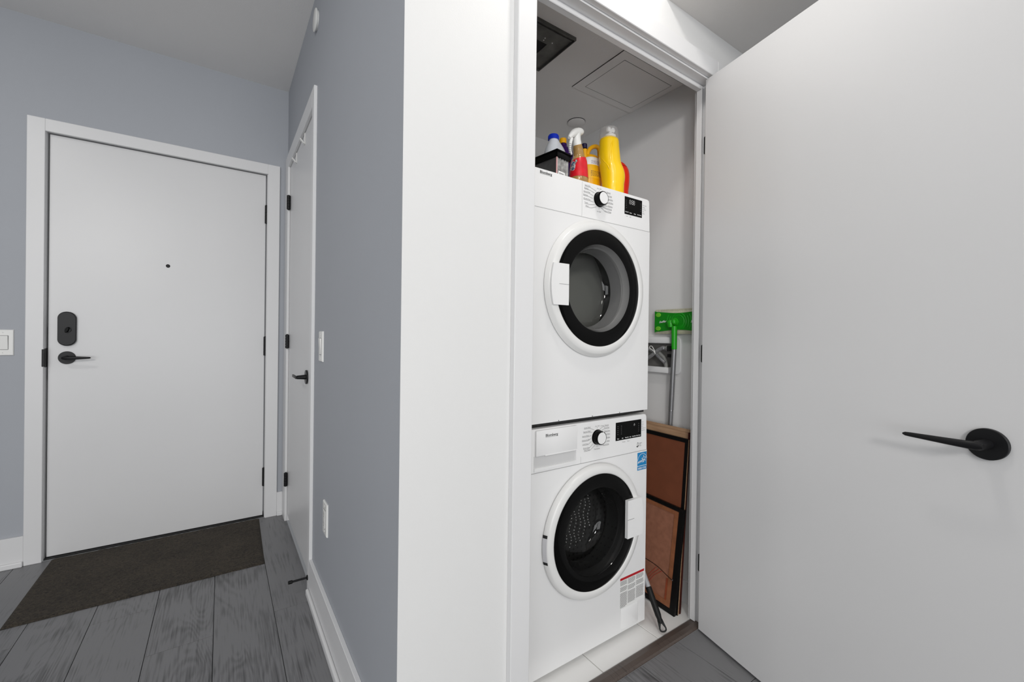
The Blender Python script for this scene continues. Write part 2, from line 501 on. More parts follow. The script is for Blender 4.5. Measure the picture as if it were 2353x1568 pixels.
# ------------------------------------------------------------------ entry door
AD = YA + .0214
d1 = thing('door_1', (-.25, AD, 0), 'white flush entry door with black lever and smart lock', 'door', None, 'structure')
MB().box(-.7217, .2234, AD, AD + .042, .009, 2.1385, .0015, 1).build('door_leaf', M_door, d1)
lever(d1, (-.6530, AD, 1.0135), -Y, X, .0325, .100)
st = MB()
pl = []
for k in range(49):
    a = 2 * PI * k / 49
    pl.append((.0335 * math.cos(a), .0335 * math.sin(a) + (.0535 if math.sin(a) >= 0 else -.0535)))
st.rings([[V((-.6525, AD, 1.1615)) + X * (x * s) + Z * (z * s) - Y * d for x, z in pl] for s, d in ((1, 0), (1, .016), (.96, .0185))])
lk = st.build('deadbolt_plate', M_black, d1, True)
tt = MB()
tt.lathe([(.013, 0.018), (.0125, .024), (.001, .0245)], (-.648, AD, 1.156), -Y, 24)
tt.rings([[V((-.648, AD, 1.156)) + (X * .35 + Z).normalized() * (b * math.cos(2 * PI * j / 16)) + (X - Z * .35).normalized() * (a * math.sin(2 * PI * j / 16)) - Y * d for j in range(16)] for a, b, d in ((.006, .015, .024), (.006, .0155, .036), (.004, .0135, .039))])
tt.build('thumb_turn', M_blackglass, d1, True)
MB().lathe([(.0095, 0), (.0095, .002), (.006, .003), (.005, .001), (.001, .001)], (-.2529, AD, 1.5234), -Y, 24).build('peephole', M_black, d1, True)
for z, h in ((1.894, .112), (1.070, .116), (.250, .112)):
    hinge(d1, (.2268, AD - .006, z), h, .0078, (.219, .2335, AD - .001, AD + .001, z - h / 2, z + h / 2))
MB().box(-.7225, -.7165, AD + .004, AD + .036, .90, 1.17).build('latch_plate', M_black, d1)
MB().box(-.712, .216, AD + .003, AD + .03, .003, .010).build('sweep', M_rubber, d1)

# side closet door (door_2)
BD = XB + .0005
d2 = thing('door_2', (BD, 2.5, 0), 'narrow white side closet door with black lever, seen edge on', 'door', None, 'structure')
MB().box(BD, BD + .035, BY0 + .004, BY1 - .004, .038, BT - .003, .0015, 1).build('door_leaf', M_door, d2)
rz = MB()
rz.lathe([(.006, 0), (.0335, 0), (.0335, .007), (.001, .0075)], (BD, 2.2325, .943), -X, 36)
rz.build('rose', M_black, d2, True)
lm = MB().lathe([(.012, .006), (.0105, .02), (.0085, .045), (.001, .046)], (BD, 2.2325, .943), -X, 20)
lm.obox(V((BD - .052, 2.222, .9365)), Y * .115, Z * .013, X * .008, .002)
lm.build('lever', M_black, d2, True)
for z, h in ((1.948, .084), (1.1024, .082), (.2607, .080)):
    hinge(d2, (XB - .011, 2.893, z), h, .0105)

# over-door hooks
for yy, which in ((2.372, 'nearer'), (2.660, 'farther')):
    hk = thing('over_door_hook', (BD, yy, 2.17), 'white plastic hook over the top of the side closet door, the %s of two' % which, 'hook', 'hooks over the side closet door')
    mb = MB()
    mb.box(BD - .0035, BD - .0005, yy - .009, yy + .009, 2.112, BT - .0008)
    mb.box(BD - .0035, BD + .03, yy - .009, yy + .009, BT - .0022, BT - .0008)
    mb.build('strap', M_plastic, hk)
    MB().obox(V((BD - .0045, yy - .008, 2.118)), Y * .016, V((-.018, 0, .02)), V((-.002, 0, -.003)), 0).build('hook_tip', M_plastic, hk)

# door stop
ds = thing('door_stop', (CB, 2.06, .069), 'thin black rod door stop low on the side door casing', 'door stop')
MB().lathe([(.011, 0), (.011, .004), (.0045, .006), (.0045, .062)], (CB, 2.062, .062), -X, 16).build('rod', M_black, ds, True)
MB().lathe([(.0045, .060), (.0075, .062), (.0075, .076), (.006, .078), (.001, .078)], (CB, 2.062, .062), -X, 16).build('tip', M_rubber, ds, True)

# ------------------------------------------------------------------ open closet door (door_3)
HG = V((1.5632, .9530, 0))
DD = V((-.232, -.9727, 0)).normalized()
NN = V((DD.y, -DD.x, 0)) * -1            # away from the closet face, towards the hidden room face
NN = V((.97271, -.23200, 0))
d3 = thing('door_3', (1.5632, .9530, 0), 'open white laundry closet door with black lever handle', 'door', None, 'structure')
MB().obox(HG + Z * .010, DD * .856, NN * .035, Z * 2.155, .0012).build('door_leaf', M_door, d3)
hc = HG + DD * .7975
lever(d3, (hc.x, hc.y, .9325), -NN, -DD, .0340, .128, .048)
lever(d3, (hc.x + NN.x * .035, hc.y + NN.y * .035, .9325), NN, -DD, .0340, .128, .048)
for z in (1.9280, 1.0918, .2503):
    mb = MB()
    pp = []
    rr = .006
    for cx, cz, a0 in ((.974, z + .036 - rr, 0), (.946, z + .036 - rr, 90), (.946, z - .036 + rr, 180), (.974, z - .036 + rr, 270)):
        for k in range(5):
            a = math.radians(a0 + 22.5 * k)
            pp.append((cx + rr * math.cos(a), cz + rr * math.sin(a)))
    mb.prism(pp, V((XJ1 - .002, 0, 0)), Y, Z, X * .0018)
    mb.build('hinge_leaf', M_black, d3)

# ------------------------------------------------------------------ switches, outlet, covers
def wallplate(name, c, n, right, label, cat, kind='rocker'):
    """c = centre on the wall, n outward, right = horizontal axis as seen"""
    c = V(c)
    r = thing(name, c, label, cat)
    w, h = .0355, .062
    P = [(-w, -h), (w, -h), (w, h), (-w, h)]
    MB().rings([[c + right * (x * s) + Z * (z * t) + n * d for x, z in P] for s, t, d in ((1, 1, 0), (1, 1, .003), (.93, .96, .0062))]).build('wall_plate', M_plastic, r)
    each('screw', M_plastic, r, [MB().lathe([(.0032, .006), (.003, .0072), (.001, .0074)], c + Z * z, n, 12) for z in (.0485, -.0485)])
    each('screw_slot', M_print, r, [MB().obox(c + Z * (z - .0018) + right * -.0004 + n * .0073, right * .0008, Z * .0036, n * .0003) for z in (.0485, -.0485)], False)
    fr = MB()
    iw, ih = .0172, .0335
    for a, b in (((-iw, -iw - .0015), (-ih, ih)), ((iw, iw + .0015), (-ih, ih))):
        fr.obox(c + right * a[0] + Z * b[0] + n * .0062, right * (a[1] - a[0]), Z * (b[1] - b[0]), n * .0006)
    for zz in (-ih - .0015, ih):
        fr.obox(c - right * iw + Z * zz + n * .0062, right * 2 * iw, Z * .0015, n * .0006)
    fr.build('gap', M_print, r)
    if kind == 'rocker':
        P = [(-iw, -ih), (iw, -ih), (iw, ih), (-iw, ih)]
        dep = [.0075, .0075, .0115, .0115]
        mb = MB()
        mb.add([c + right * x + Z * z + n * .0062 for x, z in P] + [c + right * (x * .96) + Z * (z * .97) + n * d for (x, z), d in zip(P, dep)],
               [(3, 2, 1, 0), (4, 5, 6, 7)] + [(i, (i + 1) % 4, 4 + (i + 1) % 4, 4 + i) for i in range(4)])
        mb.build('rocker', M_plastic, r)
    else:
        rc_ = MB().obox(c - right * iw - Z * ih + n * .0062, right * 2 * iw, Z * 2 * ih, n * .003, .0012).build('receptacle', M_plastic, r)
        for z in (.017, -.017):
            for x in (-.006, .006):
                MB().obox(c + right * (x - .001) + Z * (z - .002) + n * .0092, right * .002, Z * .008, n * .0003).build('slot', M_print, rc_)
            MB().lathe([(.0025, .0092), (.001, .0096)], c + Z * (z - .008), n, 10, True, True).build('slot', M_print, rc_)
wallplate('light_switch', (-.8665, YA, 1.0912), -Y, X, 'white rocker switch on the blue wall left of the entry door', 'switch')
wallplate('light_switch', (XB, 1.872, 1.1005), -X, -Y, 'white rocker switch beside the narrow side door, seen edge on', 'switch')
wallplate('wall_outlet', (XB, 1.752, .4370), -X, -Y, 'white outlet low on the blue return wall', 'outlet', 'outlet')

sc_ = thing('sprinkler_cover', (XB, 2.055, 2.553), 'round white cover plate high on the blue return wall', 'cover plate')
MB().lathe([(.040, 0), (.040, .006), (.046, .0062), (.047, .010), (.044, .012), (.001, .0125)], (XB, 2.062, 2.551), -X, 40).build('cover', M_plastic, sc_, True)

cv = thing('ceiling_cover', (1.534, 1.6545, ZK), 'round white cover disc on the closet ceiling above the bottles', 'cover plate')
MB().lathe([(.040, 0), (.040, .003), (.0445, .003), (.0448, .0055), (.0425, .0065), (.001, .0068)], (1.534, 1.6545, ZK), -Z, 40).build('cover', M_ceil, cv, True)
MB().lathe([(.0455, .0002), (.0455, .0030), (.036, .0030)], (1.534, 1.6545, ZK), -Z, 40).build('gap_ring', M_gap, cv)

ap = thing('access_panel', (1.5, 1.29, ZK), 'square flush access panel in the closet ceiling', 'access panel')
fr = MB()
x0, x1, y0, y1, w = 1.3000, 1.6885, 1.134, 1.4315, .0445
for a in ((x0, x1, y0, y0 + .036), (x0, x1, y1 - .034, y1), (x0, x0 + w, y0 + .036, y1 - .034), (x1 - .034, x1, y0 + .036, y1 - .034)):
    MB().box(*a, ZK - .0035, ZK).build('panel_frame', M_ceil, ap)
MB().box(x0 + w + .0024, x1 - .0362, y0 + .0384, y1 - .0362, ZK - .0036, ZK - .0005, .0003, 1).build('panel_door', M_ceil, ap)
MB().box(x0 - .0016, x1, y0 - .0016, y1 + .0012, ZK - .0022, ZK - .0002).build('outer_gap_shade', M_gap, ap)  # dark sheet whose edge paints the shadow line round the frame
MB().box(x0 + w - .001, x1 - .033, y0 + .035, y1 - .033, ZK - .0030, ZK - .0025).build('gap', M_gap, ap)

M_duct = mat('sooty_steel', (.13, .13, .12), .5, metal=.25, noise=.35, nscale=16)
ef = thing('exhaust_fan', (.96, 1.30, ZK), 'dark uncovered exhaust fan housing in the closet ceiling', 'fan')
fx0, fx1, fy0, fy1 = .80, 1.0960, 1.1955, 1.4165
hx0, hx1, hy0, hy1 = .87, 1.0290, 1.2802, 1.3560
fp = MB()
for a in ((fx0, fx1, fy0, hy0), (fx0, fx1, hy1, fy1), (fx0, hx0, hy0, hy1), (hx1, fx1, hy0, hy1)):
    fp.box(*a, ZK - .004, ZK - .0005)
fp.build('housing', M_duct, ef)
lp = MB()
for a in ((fx0, fx1, fy0 - .004, fy0), (fx0, fx1, fy1, fy1 + .003), (fx1, fx1 + .003, fy0 - .004, fy1 + .003)):
    lp.box(*a, ZK - .012, ZK)
lp.box(fx0, fx1 - .004, fy0 + .012, fy0 + .0155, ZK - .009, ZK - .004)
lp.build('rim', M_duct, ef)
MB().box(hx0, hx1, hy0, hy1, ZK - .002, ZK - .0008).build('duct_opening', M_sub, ef)
each('screw', M_plastic, ef, [MB().lathe([(.0028, .004), (.002, .006), (.001, .0062)], (x, y, ZK), -Z, 10) for x, y in ((1.0, 1.256), (1.04, 1.262), (1.003, 1.268))])

# ------------------------------------------------------------------ appliances
FY = 1.099
AX0, AX1 = .8285, 1.4235
ACX = 1.1275
front = dict(ux=X, uy=Z)
def P(x, z, d=.0006):
    return V((x, FY - d, z))

def plate_with_hole(mb, x0, x1, z0, z1, cx, cz, r, y, n=64):
    """front sheet with a round hole, facing -Y"""
    ang = [2 * PI * k / n for k in range(n)]
    inner = [V((cx + r * math.cos(a), y, cz + r * math.sin(a))) for a in ang]
    outer = []
    for a in ang:
        dx, dz = math.cos(a), math.sin(a)
        ts = []
        if dx > 1e-9: ts.append((x1 - cx) / dx)
        if dx < -1e-9: ts.append((x0 - cx) / dx)
        if dz > 1e-9: ts.append((z1 - cz) / dz)
        if dz < -1e-9: ts.append((z0 - cz) / dz)
        t = min(ts)
        outer.append(V((cx + dx * t, y, cz + dz * t)))
    corners = [(x1, z1), (x0, z1), (x0, z0), (x1, z0)]
    vs = inner + outer
    fs = []
    for k in range(n):
        k2 = (k + 1) % n
        fs.append((k, k2, n + k2, n + k))
        a, b = outer[k], outer[k2]
        for cxn, czn in corners:
            if (abs(a.x - cxn) < 1e-6 and abs(b.z - czn) < 1e-6 and abs(a.z - czn) > 1e-6) or (abs(a.z - czn) < 1e-6 and abs(b.x - cxn) < 1e-6 and abs(a.x - cxn) > 1e-6):
                vs.append(V((cxn, y, czn)))
                fs.append((n + k, n + k2, len(vs) - 1))
    mb.add(vs, fs)

def appliance_body(root, z0, z1, cz, rh, depth=.57):
    mb = MB()
    plate_with_hole(mb, AX0, AX1, z0, z1, ACX, cz, rh, FY)
    b = .004
    # shell: sides, top, bottom, back with softened front edges
    R = []
    for ins, y in ((0, FY), (0, FY + depth)):
        R.append([V((AX0 + ins, y, z0 + ins)), V((AX1 - ins, y, z0 + ins)), V((AX1 - ins, y, z1 - ins)), V((AX0 + ins, y, z1 - ins))])
    mb.rings(R, False, True)
    return mb.build('cabinet', M_enamel, root)

def drum(root, cz, mat_, holes=True):
    mb = MB().lathe([(.205, .012), (.205, .03), (.232, .05), (.232, .40), (.05, .43), (.001, .43)], (ACX, FY, cz), Y, 64)
    d = mb.build('drum', mat_, root, True)
    return d

def dial(root, x, z, notch):
    mb = MB().lathe([(.0275, .0006), (.0275, .003), (.0255, .0032), (.0250, .0215), (.0238, .0240), (.0215, .0245), (.0215, .0238), (.001, .0238)], (x, FY, z), -Y, 48)
    k = mb.build('dial', M_blackglass, root, True)
    c = MB().lathe([(.0212, .0230), (.0212, .0247), (.0205, .0252), (.001, .0252)], (x, FY, z), -Y, 48).build('dial_cap', M_panel, k, True)
    a = notch
    MB().obox(V((x, FY - .0245, z)) + (X * math.cos(a) + Z * math.sin(a)) * .0205 - (X * -math.sin(a) + Z * math.cos(a)) * .0011, (X * math.cos(a) + Z * math.sin(a)) * .0046, (X * -math.sin(a) + Z * math.cos(a)) * .0022, Y * -.0008).build('pointer', M_panel, k)
    MB().lathe([(.0295, .0003), (.0295, .0012), (.0272, .0014)], (x, FY, z), -Y, 48).build('dial_ring', M_print if False else M_ringgrey, k)

def leader(mb, pts, w=.0005):
    for a, b in zip(pts[:-1], pts[1:]):
        a3, b3 = P(*a), P(*b)
        d = (b3 - a3)
        s = V((-d.z, 0, d.x)).normalized() * w
        mb.add([a3 - s, b3 - s, b3 + s, a3 + s], [(0, 1, 2, 3)])

def labels(root, x, z, left, right, top, bottom, sx=1.0):
    mb = MB()
    sz = .0062
    for i, (t, lz, lx, ang) in enumerate(left):
        mb.text(t, P(x + lx, z + lz), X, Z, sz, 'LEFT')
        e = (x + .031 * math.cos(ang), z + .031 * math.sin(ang))
        w = .0285
        leader(mb, [(x + lx, z + lz - .0018), (x + lx + w, z + lz - .0018), e])
    for i, (t, lz, lx, ang) in enumerate(right):
        mb.text(t, P(x + lx, z + lz), X, Z, sz, 'RIGHT')
        e = (x + .031 * math.cos(ang), z + .031 * math.sin(ang))
        leader(mb, [(x + lx, z + lz - .0018), (x + lx - .0285, z + lz - .0018), e])
    mb.text(top, P(x, z + .0375), X, Z, sz, 'CENTER')
    leader(mb, [(x, z + .036), (x, z + .031)])
    mb.text(bottom, P(x, z - .0455), X, Z, sz, 'CENTER')
    leader(mb, [(x, z - .037), (x, z - .031)])
    mb.build('dial_lettering', M_print, root)

def door_ring(root, cz, rb, rr, rk, d, rw, off):
    dr = thing_part('door', root, (ACX, FY, cz))
    C0 = (ACX, FY, cz)
    MB().lathe([(rb - .006, .0003), (rb - .006, off)], C0, -Y, 96).build('neck', M_gap, dr, True)  # dark cylinder painted as the shade behind the door ring
    MB().lathe([(rb - .02, off), (rb, off + .0005), (rb + .001, off + .003), (rr + .004, d - .004), (rr, d), (rk + .002, d + .0008), (rk - .002, d - .001), (rk - .004, d - .006)], C0, -Y, 96).build('door_ring', M_ringgrey, dr, True, 50)
    MB().lathe([(rk - .001, d - .0035), (rk - .004, d - .0015), (rw + .004, d - .0015), (rw, d - .003), (rw - .001, d - .012)], C0, -Y, 96).build('black_ring', M_blackglass, dr, True, 50)
    return dr

def thing_part(name, parent, loc):
    o = bpy.data.objects.new(name, None)
    o.empty_display_size = .05
    COL.objects.link(o)
    o.parent = parent
    off = V((0, 0, 0))
    q = parent
    while q:
        off += q.location
        q = q.parent
    o.location = V(loc) - off
    return o

def frame_lines(mb, x0, x1, z0, z1):
    pass

# --- drum steel with punched holes
def holes_mat(name, col, dark, rough, scale, metal):
    M = mat(name, col, rough, metal=metal)
    nt = M.node_tree
    b = nt.nodes['Principled BSDF']
    tc = nt.nodes.new('ShaderNodeTexCoord')
    vo = nt.nodes.new('ShaderNodeTexVoronoi')
    vo.inputs['Scale'].default_value = scale
    vo.inputs['Randomness'].default_value = .1
    nt.links.new(tc.outputs['Object'], vo.inputs['Vector'])
    r = nt.nodes.new('ShaderNodeValToRGB')
    r.color_ramp.elements[0].position = .18
    r.color_ramp.elements[1].position = .26
    r.color_ramp.elements[0].color = (*dark, 1)
    r.color_ramp.elements[1].color = (*col, 1)
    nt.links.new(vo.outputs['Distance'], r.inputs['Fac'])
    nt.links.new(r.outputs['Color'], b.inputs['Base Color'])
    return M
M_chrome_w = mat('polished_steel', (.8, .8, .8), .12, metal=1)
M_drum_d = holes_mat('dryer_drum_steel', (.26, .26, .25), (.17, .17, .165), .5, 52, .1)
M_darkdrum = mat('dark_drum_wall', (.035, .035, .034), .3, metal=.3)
G_side = glassy('frosted_bowl_wall', (.62, .62, .62), .9, .07, .30)
G_sidew = glassy('dark_bowl_wall', (.40, .40, .40), .8, .06, .02)
M_drum_w = holes_mat('washer_drum_steel', (.10, .10, .10), (.05, .05, .05), .35, 46, .4)
G_clear = glassy('dryer_window_glass', (.72, .73, .71), .3, .05)
G_dark = glassy('washer_window_glass', (.50, .50, .49), .10, .04)

# ================= dryer
dy = thing('dryer', (ACX, 1.4, .865), 'white front-loading dryer stacked on top of the washer', 'dryer')
DZ0, DZS, DZ1, DCZ = .8645, 1.578, 1.7052, 1.3281
appliance_body(dy, DZ0, DZS - .001, DCZ, .205)
MB().box(AX0 + .002, AX1 - .002, FY + .004, FY + .56, DZS + .0005, DZ1 - .002).build('top_cover', M_enamel, dy)
def panel_mesh(x0, x1, z0, z1, name, root, rc=.014):
    pp = [(x0, z0), (x1, z0)]
    for k in range(7):
        a = PI / 2 * k / 6
        pp.append((x1 - .004 - rc + rc * math.cos(a), z1 - rc + rc * math.sin(a)))
    for k in range(7):
        a = PI / 2 + PI / 2 * k / 6
        pp.append((x0 + rc + rc * math.cos(a), z1 - rc + rc * math.sin(a)))
    c = V(((x0 + x1) / 2, 0, (z0 + z1) / 2))
    R = []
    for s, y in ((1, FY + .03), (1, FY + .003), (.004, FY + .0008), (.008, FY)):
        if s == 1:
            R.append([V((a, y, b)) for a, b in pp])
        else:
            R.append([V((c.x + (a - c.x) * (1 - s * .6), y, c.z + (b - c.z) * (1 - s * 1.6))) for a, b in pp])
    return MB().rings(R).build(name, M_panel, root, True, 30)
panel_mesh(AX0, AX1, DZS, DZ1, 'control_panel', dy)
mb = MB().box(1.0497, 1.0507, FY - .0004, FY, DZS + .002, DZ1 - .003)
mb.box(AX0, AX1, FY - .0003, FY + .001, DZS - .0012, DZS + .0004)
mb.build('panel_seam', M_seam, dy)
dial(dy, 1.1343, 1.6533, -.55)
kx, kz = 1.1343, 1.6533
L_ = [('Quick Dry', .0375, -.072, 2.05), ('Bedding', .0270, -.074, 2.45), ('Sports Wear', .0150, -.0775, 2.85), ('Delicates', .0030, -.079, 3.2), ('Wrinkle Free', -.0105, -.0775, 3.6), ('Towel', -.0240, -.072, 3.95), ('Wool', -.0350, -.067, 4.3)]
R_l = [('Cotton / Normal', .0330, .059, .95), ('Extra Heavy', .0215, .0675, .5), ('Heavy Duty', .0095, .072, .15), ('Mixed Fabric', -.0030, .0745, -.15), ('Synthetics', -.0160, .071, -.45), ('Timed Drying', -.0265, .067, -.8), ('Smart Drying', -.0375, .064, -1.15)]
labels(dy, kx, kz, L_, R_l, 'On / Off', 'Air Fluff')
MB().text('Blomberg', P(.860, 1.6905), X, Z, .0118, 'LEFT', 0, .0003, 1.12).obox(P(.860, 1.6885), X * .050, Z * .0006, Y * -.0002).build('logo', M_printdark, dy)
dsp = MB().box(1.2720, 1.3735, FY - .0012, FY, 1.6260, 1.6935, .0006, 1).build('display', M_blackglass, dy)
mb = MB()
def seg7(mb, x, z, w, h, t, d):
    Q = lambda a, b, c, e: mb.add([P(a, b, d), P(c, b, d), P(c, e, d), P(a, e, d)], [(0, 1, 2, 3)])
    for zz in (z, z + h / 2, z + h):
        Q(x + t, zz - t / 2, x + w - t, zz + t / 2)
    for xx in (x, x + w):
        for z0, z1 in ((z + t, z + h / 2 - t), (z + h / 2 + t, z + h - t)):
            Q(xx - t / 2, z0, xx + t / 2, z1)
for i, xx in enumerate((1.299, 1.3115, 1.321)):
    seg7(mb, xx, 1.668, .0075, .0155, .0012, .0016)
for t, xx, zz in (('Dry Level', 1.2755, 1.6335), ('Buzzer', 1.3, 1.6325), ('Delay', 1.325, 1.6325), ('Start / Pause', 1.345, 1.6325)):
    mb.text(t, P(xx, zz, .0016), X, Z, .0045, 'LEFT', 0, .0002)
mb.build('display_lettering', M_printwhite, dsp)
mb = MB()
for k in range(5):
    for xx in (1.279, 1.362):
        mb.obox(P(xx, 1.650 + k * .007, .0013), X * .004, Z * .0015, Y * -.0002)
mb.build('display_icons', M_printdim, dsp)
mb = MB()
for t, zz in (('Dry Level', 1.6755), ('Damp', 1.6670), ('Iron Dry', 1.6590), ('Dry', 1.6510), ('Extra', 1.6430)):
    mb.text(t, P(1.3775, zz), X, Z, .0056, 'LEFT')
mb.text('Lock', P(1.281, 1.6175), X, Z, .005, 'LEFT').text('Light', P(1.301, 1.6175), X, Z, .005, 'LEFT')
mb.build('panel_lettering', M_print, dy)
dr = door_ring(dy, DCZ, .2465, .2335, .2115, .0215, .157, .0022)
MB().lathe([(.139, -.060), (.128, -.078), (.112, -.086), (.001, -.088)], (ACX, FY, DCZ), -Y, 80).build('glass_bowl', G_clear, dr, True, 60)
MB().lathe([(.1565, .0190), (.1545, .0150), (.1535, .0110), (.1525, .0095), (.1515, .004), (.146, -.004), (.1445, -.022), (.1430, -.026), (.139, -.060)], (ACX, FY, DCZ), -Y, 80).build('bowl_wall', G_side, dr, True, 25)
MB().lathe([(.1585, .017), (.156, .012), (.156, -.012), (.150, -.018), (.1465, -.012)], (ACX, FY, DCZ), -Y, 80).build('bowl_collar', M_steel, dr, True, 60)
hd = MB()
hx0, hx1, hz0, hz1 = .8905, .9680, 1.2590, 1.3975
Pg = []
for k in range(9):
    t = k / 8
    zz = hz1 + (hz0 - hz1) * t
    Pg.append((ACX - math.sqrt(max(0, .2355 ** 2 - (zz - DCZ) ** 2)) - .0005, zz))
poly = Pg + [(hx1, hz0), (hx1, hz1)]
hd.prism(poly, V((0, FY - .0218, 0)), X, Z, Y * -.0075)
hd.build('door_handle', M_panel, dr)
MB().box(.925, hx1 + .0002, FY - .0296, FY - .0290, 1.3280, 1.3292).build('handle_slit', M_print, dr)
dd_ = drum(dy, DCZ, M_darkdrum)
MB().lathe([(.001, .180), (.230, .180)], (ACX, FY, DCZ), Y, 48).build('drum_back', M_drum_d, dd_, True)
# base flange with screws
bf = MB().box(AX0 + .01, AX1 - .01, FY + .01, FY + .5, DZ0 - .010, DZ0)
bf.build('base_rail', M_gap, dy)
each('screw', M_gap, dy, [MB().lathe([(.0018, .0), (.0018, .0006), (.001, .0008)], (xx, FY, DZ0 + .0025), -Y, 8) for xx in (.955, 1.115, 1.26)])

# ================= washer
wz = thing('washer', (ACX, 1.4, 0), 'white front-loading washer standing on the tile floor under the dryer', 'washer')
WZ0, WZS, WZ1, WCZ = .017, .7030, .8475, .4536
appliance_body(wz, WZ0, WZS - .001, WCZ, .205)
MB().box(AX0 + .002, AX1 - .002, FY + .006, FY + .56, WZS + .0005, WZ1 - .004).build('top_cover', M_enamel, wz)
panel_mesh(AX0, AX1, WZS, WZ1, 'control_panel', wz)
for xx in (.875, 1.375):
    for yy in (1.15, 1.60):
        MB().lathe([(.02, 0), (.02, .006), (.012, .008), (.012, .018)], (xx, yy, 0), Z, 20, True).build('foot', M_rubber, wz, True)
mb = MB().box(1.0597, 1.0605, FY - .0003, FY, WZS + .001, .7275)
mb.box(AX0, AX1, FY - .0003, FY + .001, WZS - .0012, WZS + .0004)
mb.build('panel_seam', M_seam, wz)
# detergent drawer: raised front with a finger recess below it
dw = MB().box(.8530, 1.0335, FY - .010, FY - .0002, .7590, .8440, .003, 2)
dwo = dw.build('detergent_drawer', M_panel, wz, True)
rc = MB()
rx0, rx1, rz0, rz1 = .850, 1.0335, .7190, .7585
rc.prism([(rx0, rz0), (rx1, rz0), (rx1, rz0 - .004), (rx0, rz0 - .010)], V((0, FY - .0004, 0)), X, Z, Y * -.0035)
rc.prism([(rx1, rz0 - .004), (rx1 + .004, rz0 - .004), (rx1 + .004, rz1), (rx1, rz1)], V((0, FY - .0004, 0)), X, Z, Y * -.0035)
rc.build('recess_lip', M_panel, dwo)
M_recess = mat('recess_plastic', (.62, .62, .62), .4)
MB().box(rx0, rx1, FY - .0006, FY - .0001, rz0, rz1).build('finger_recess', M_recess, dwo)
mb = MB().box(.890, 1.0335, FY - .0108, FY - .0095, .7580, .7612)
mb.build('drawer_lip', M_panel, dwo)
MB().text('Blomberg', P(.8905, .8215, .0103), X, Z, .0122, 'LEFT', 0, .0003, 1.12).obox(P(.8905, .8193, .0103), X * .052, Z * .0006, Y * -.0002).build('logo', M_printdark, dwo)
dial(wz, 1.1405, .7882, 1.25)
kx, kz = 1.1405, .7882
L_ = [('Quick Wash', .0375, -.066, 2.05), ('Express Wash', .0235, -.0695, 2.45), ('Sports Wear', .0085, -.0745, 2.85), ('Delicate & Silk', -.0065, -.0755, 3.2), ('Cold Clean', -.0205, -.0735, 3.55), ('Drum Clean', -.0345, -.069, 3.95), ('Hand Wash', -.0430, -.065, 4.35)]
R_l = [('Cotton / Normal', .0365, .0595, 1.1), ('Perm Press', .0270, .0635, .75), ('Heavy Duty', .0150, .0665, .3), ('Mixed Fabric', .0030, .068, 0), ('Allergen', -.0095, .068, -.3), ('Rinse', -.0225, .066, -.65), ('Spin & Drain', -.0350, .063, -1.15)]
labels(wz, kx, kz, L_, R_l, 'On / Off', 'Tub Sanitize')
dsp = MB().box(1.2390, 1.3865, FY - .0012, FY, .7600, .8292, .0006, 1).build('display', M_blackglass, wz)
mb = MB()
for t, xx in (('Temp', 1.246), ('Spin', 1.273), ('Heavy Soil', 1.291), ('Soak', 1.3165), ('Extra Rinse', 1.3325), ('Start / Pause', 1.357)):
    mb.text(t, P(xx, .7655, .0016), X, Z, .0047, 'LEFT', 0, .0002)
for k in range(20):
    a = -.6 + 2 * PI * .8 * k / 19
    mb.obox(P(1.3445 + .0028 * math.cos(a) - .0004, .8105 + .0033 * math.sin(a), .0015), X * .0008, Z * .0009, Y * -.0001)
mb.obox(P(1.3442, .8125, .0015), X * .0007, Z * .0045, Y * -.0001)
mb.build('display_lettering', M_printwhite, dsp)
mb = MB()
for k in range(5):
    for xx in (1.248, 1.2675, 1.368):
        mb.obox(P(xx, .783 + k * .0075, .0013), X * .005, Z * .0016, Y * -.0002)
mb.build('display_icons', M_printdim, dsp)
mb = MB()
for t, zz in (('Door', .8150), ('Hold', .8065), ('End', .7985), ('Child Lock', .7905), ('Add Item', .7825)):
    mb.text(t, P(1.3890, zz), X, Z, .0056, 'LEFT')
mb.text('Prewash', P(1.277, .7500), X, Z, .005, 'LEFT').text('Rinse+', P(1.305, .7500), X, Z, .005, 'LEFT')
mb.build('panel_lettering', M_print, wz)
# hand-and-drop mark
mb = MB()
mb.prism([(1.3595, .7225), (1.363, .7195), (1.368, .7195), (1.3745, .7265), (1.370, .7265), (1.367, .7235), (1.363, .7255)], V((0, FY, 0)), X, Z, Y * -.0006)
R1 = [(1.368 + .0042 * math.cos(a), .7315 + .0042 * math.sin(a)) for a in [2 * PI * k / 16 for k in range(16)]]
for i in range(16):
    a, b = R1[i], R1[(i + 1) % 16]
    leader(mb, [a, b], .0006)
leader(mb, [(1.3655, .735), (1.368, .7385), (1.3705, .735)], .0007)
for k, t in enumerate(('hygiene', 'care', 'steam')):
    mb.text(t, P(1.3765, .7330 - .0052 * k), X, Z, .0052, 'LEFT')
mb.build('care_mark', M_printdark, wz)

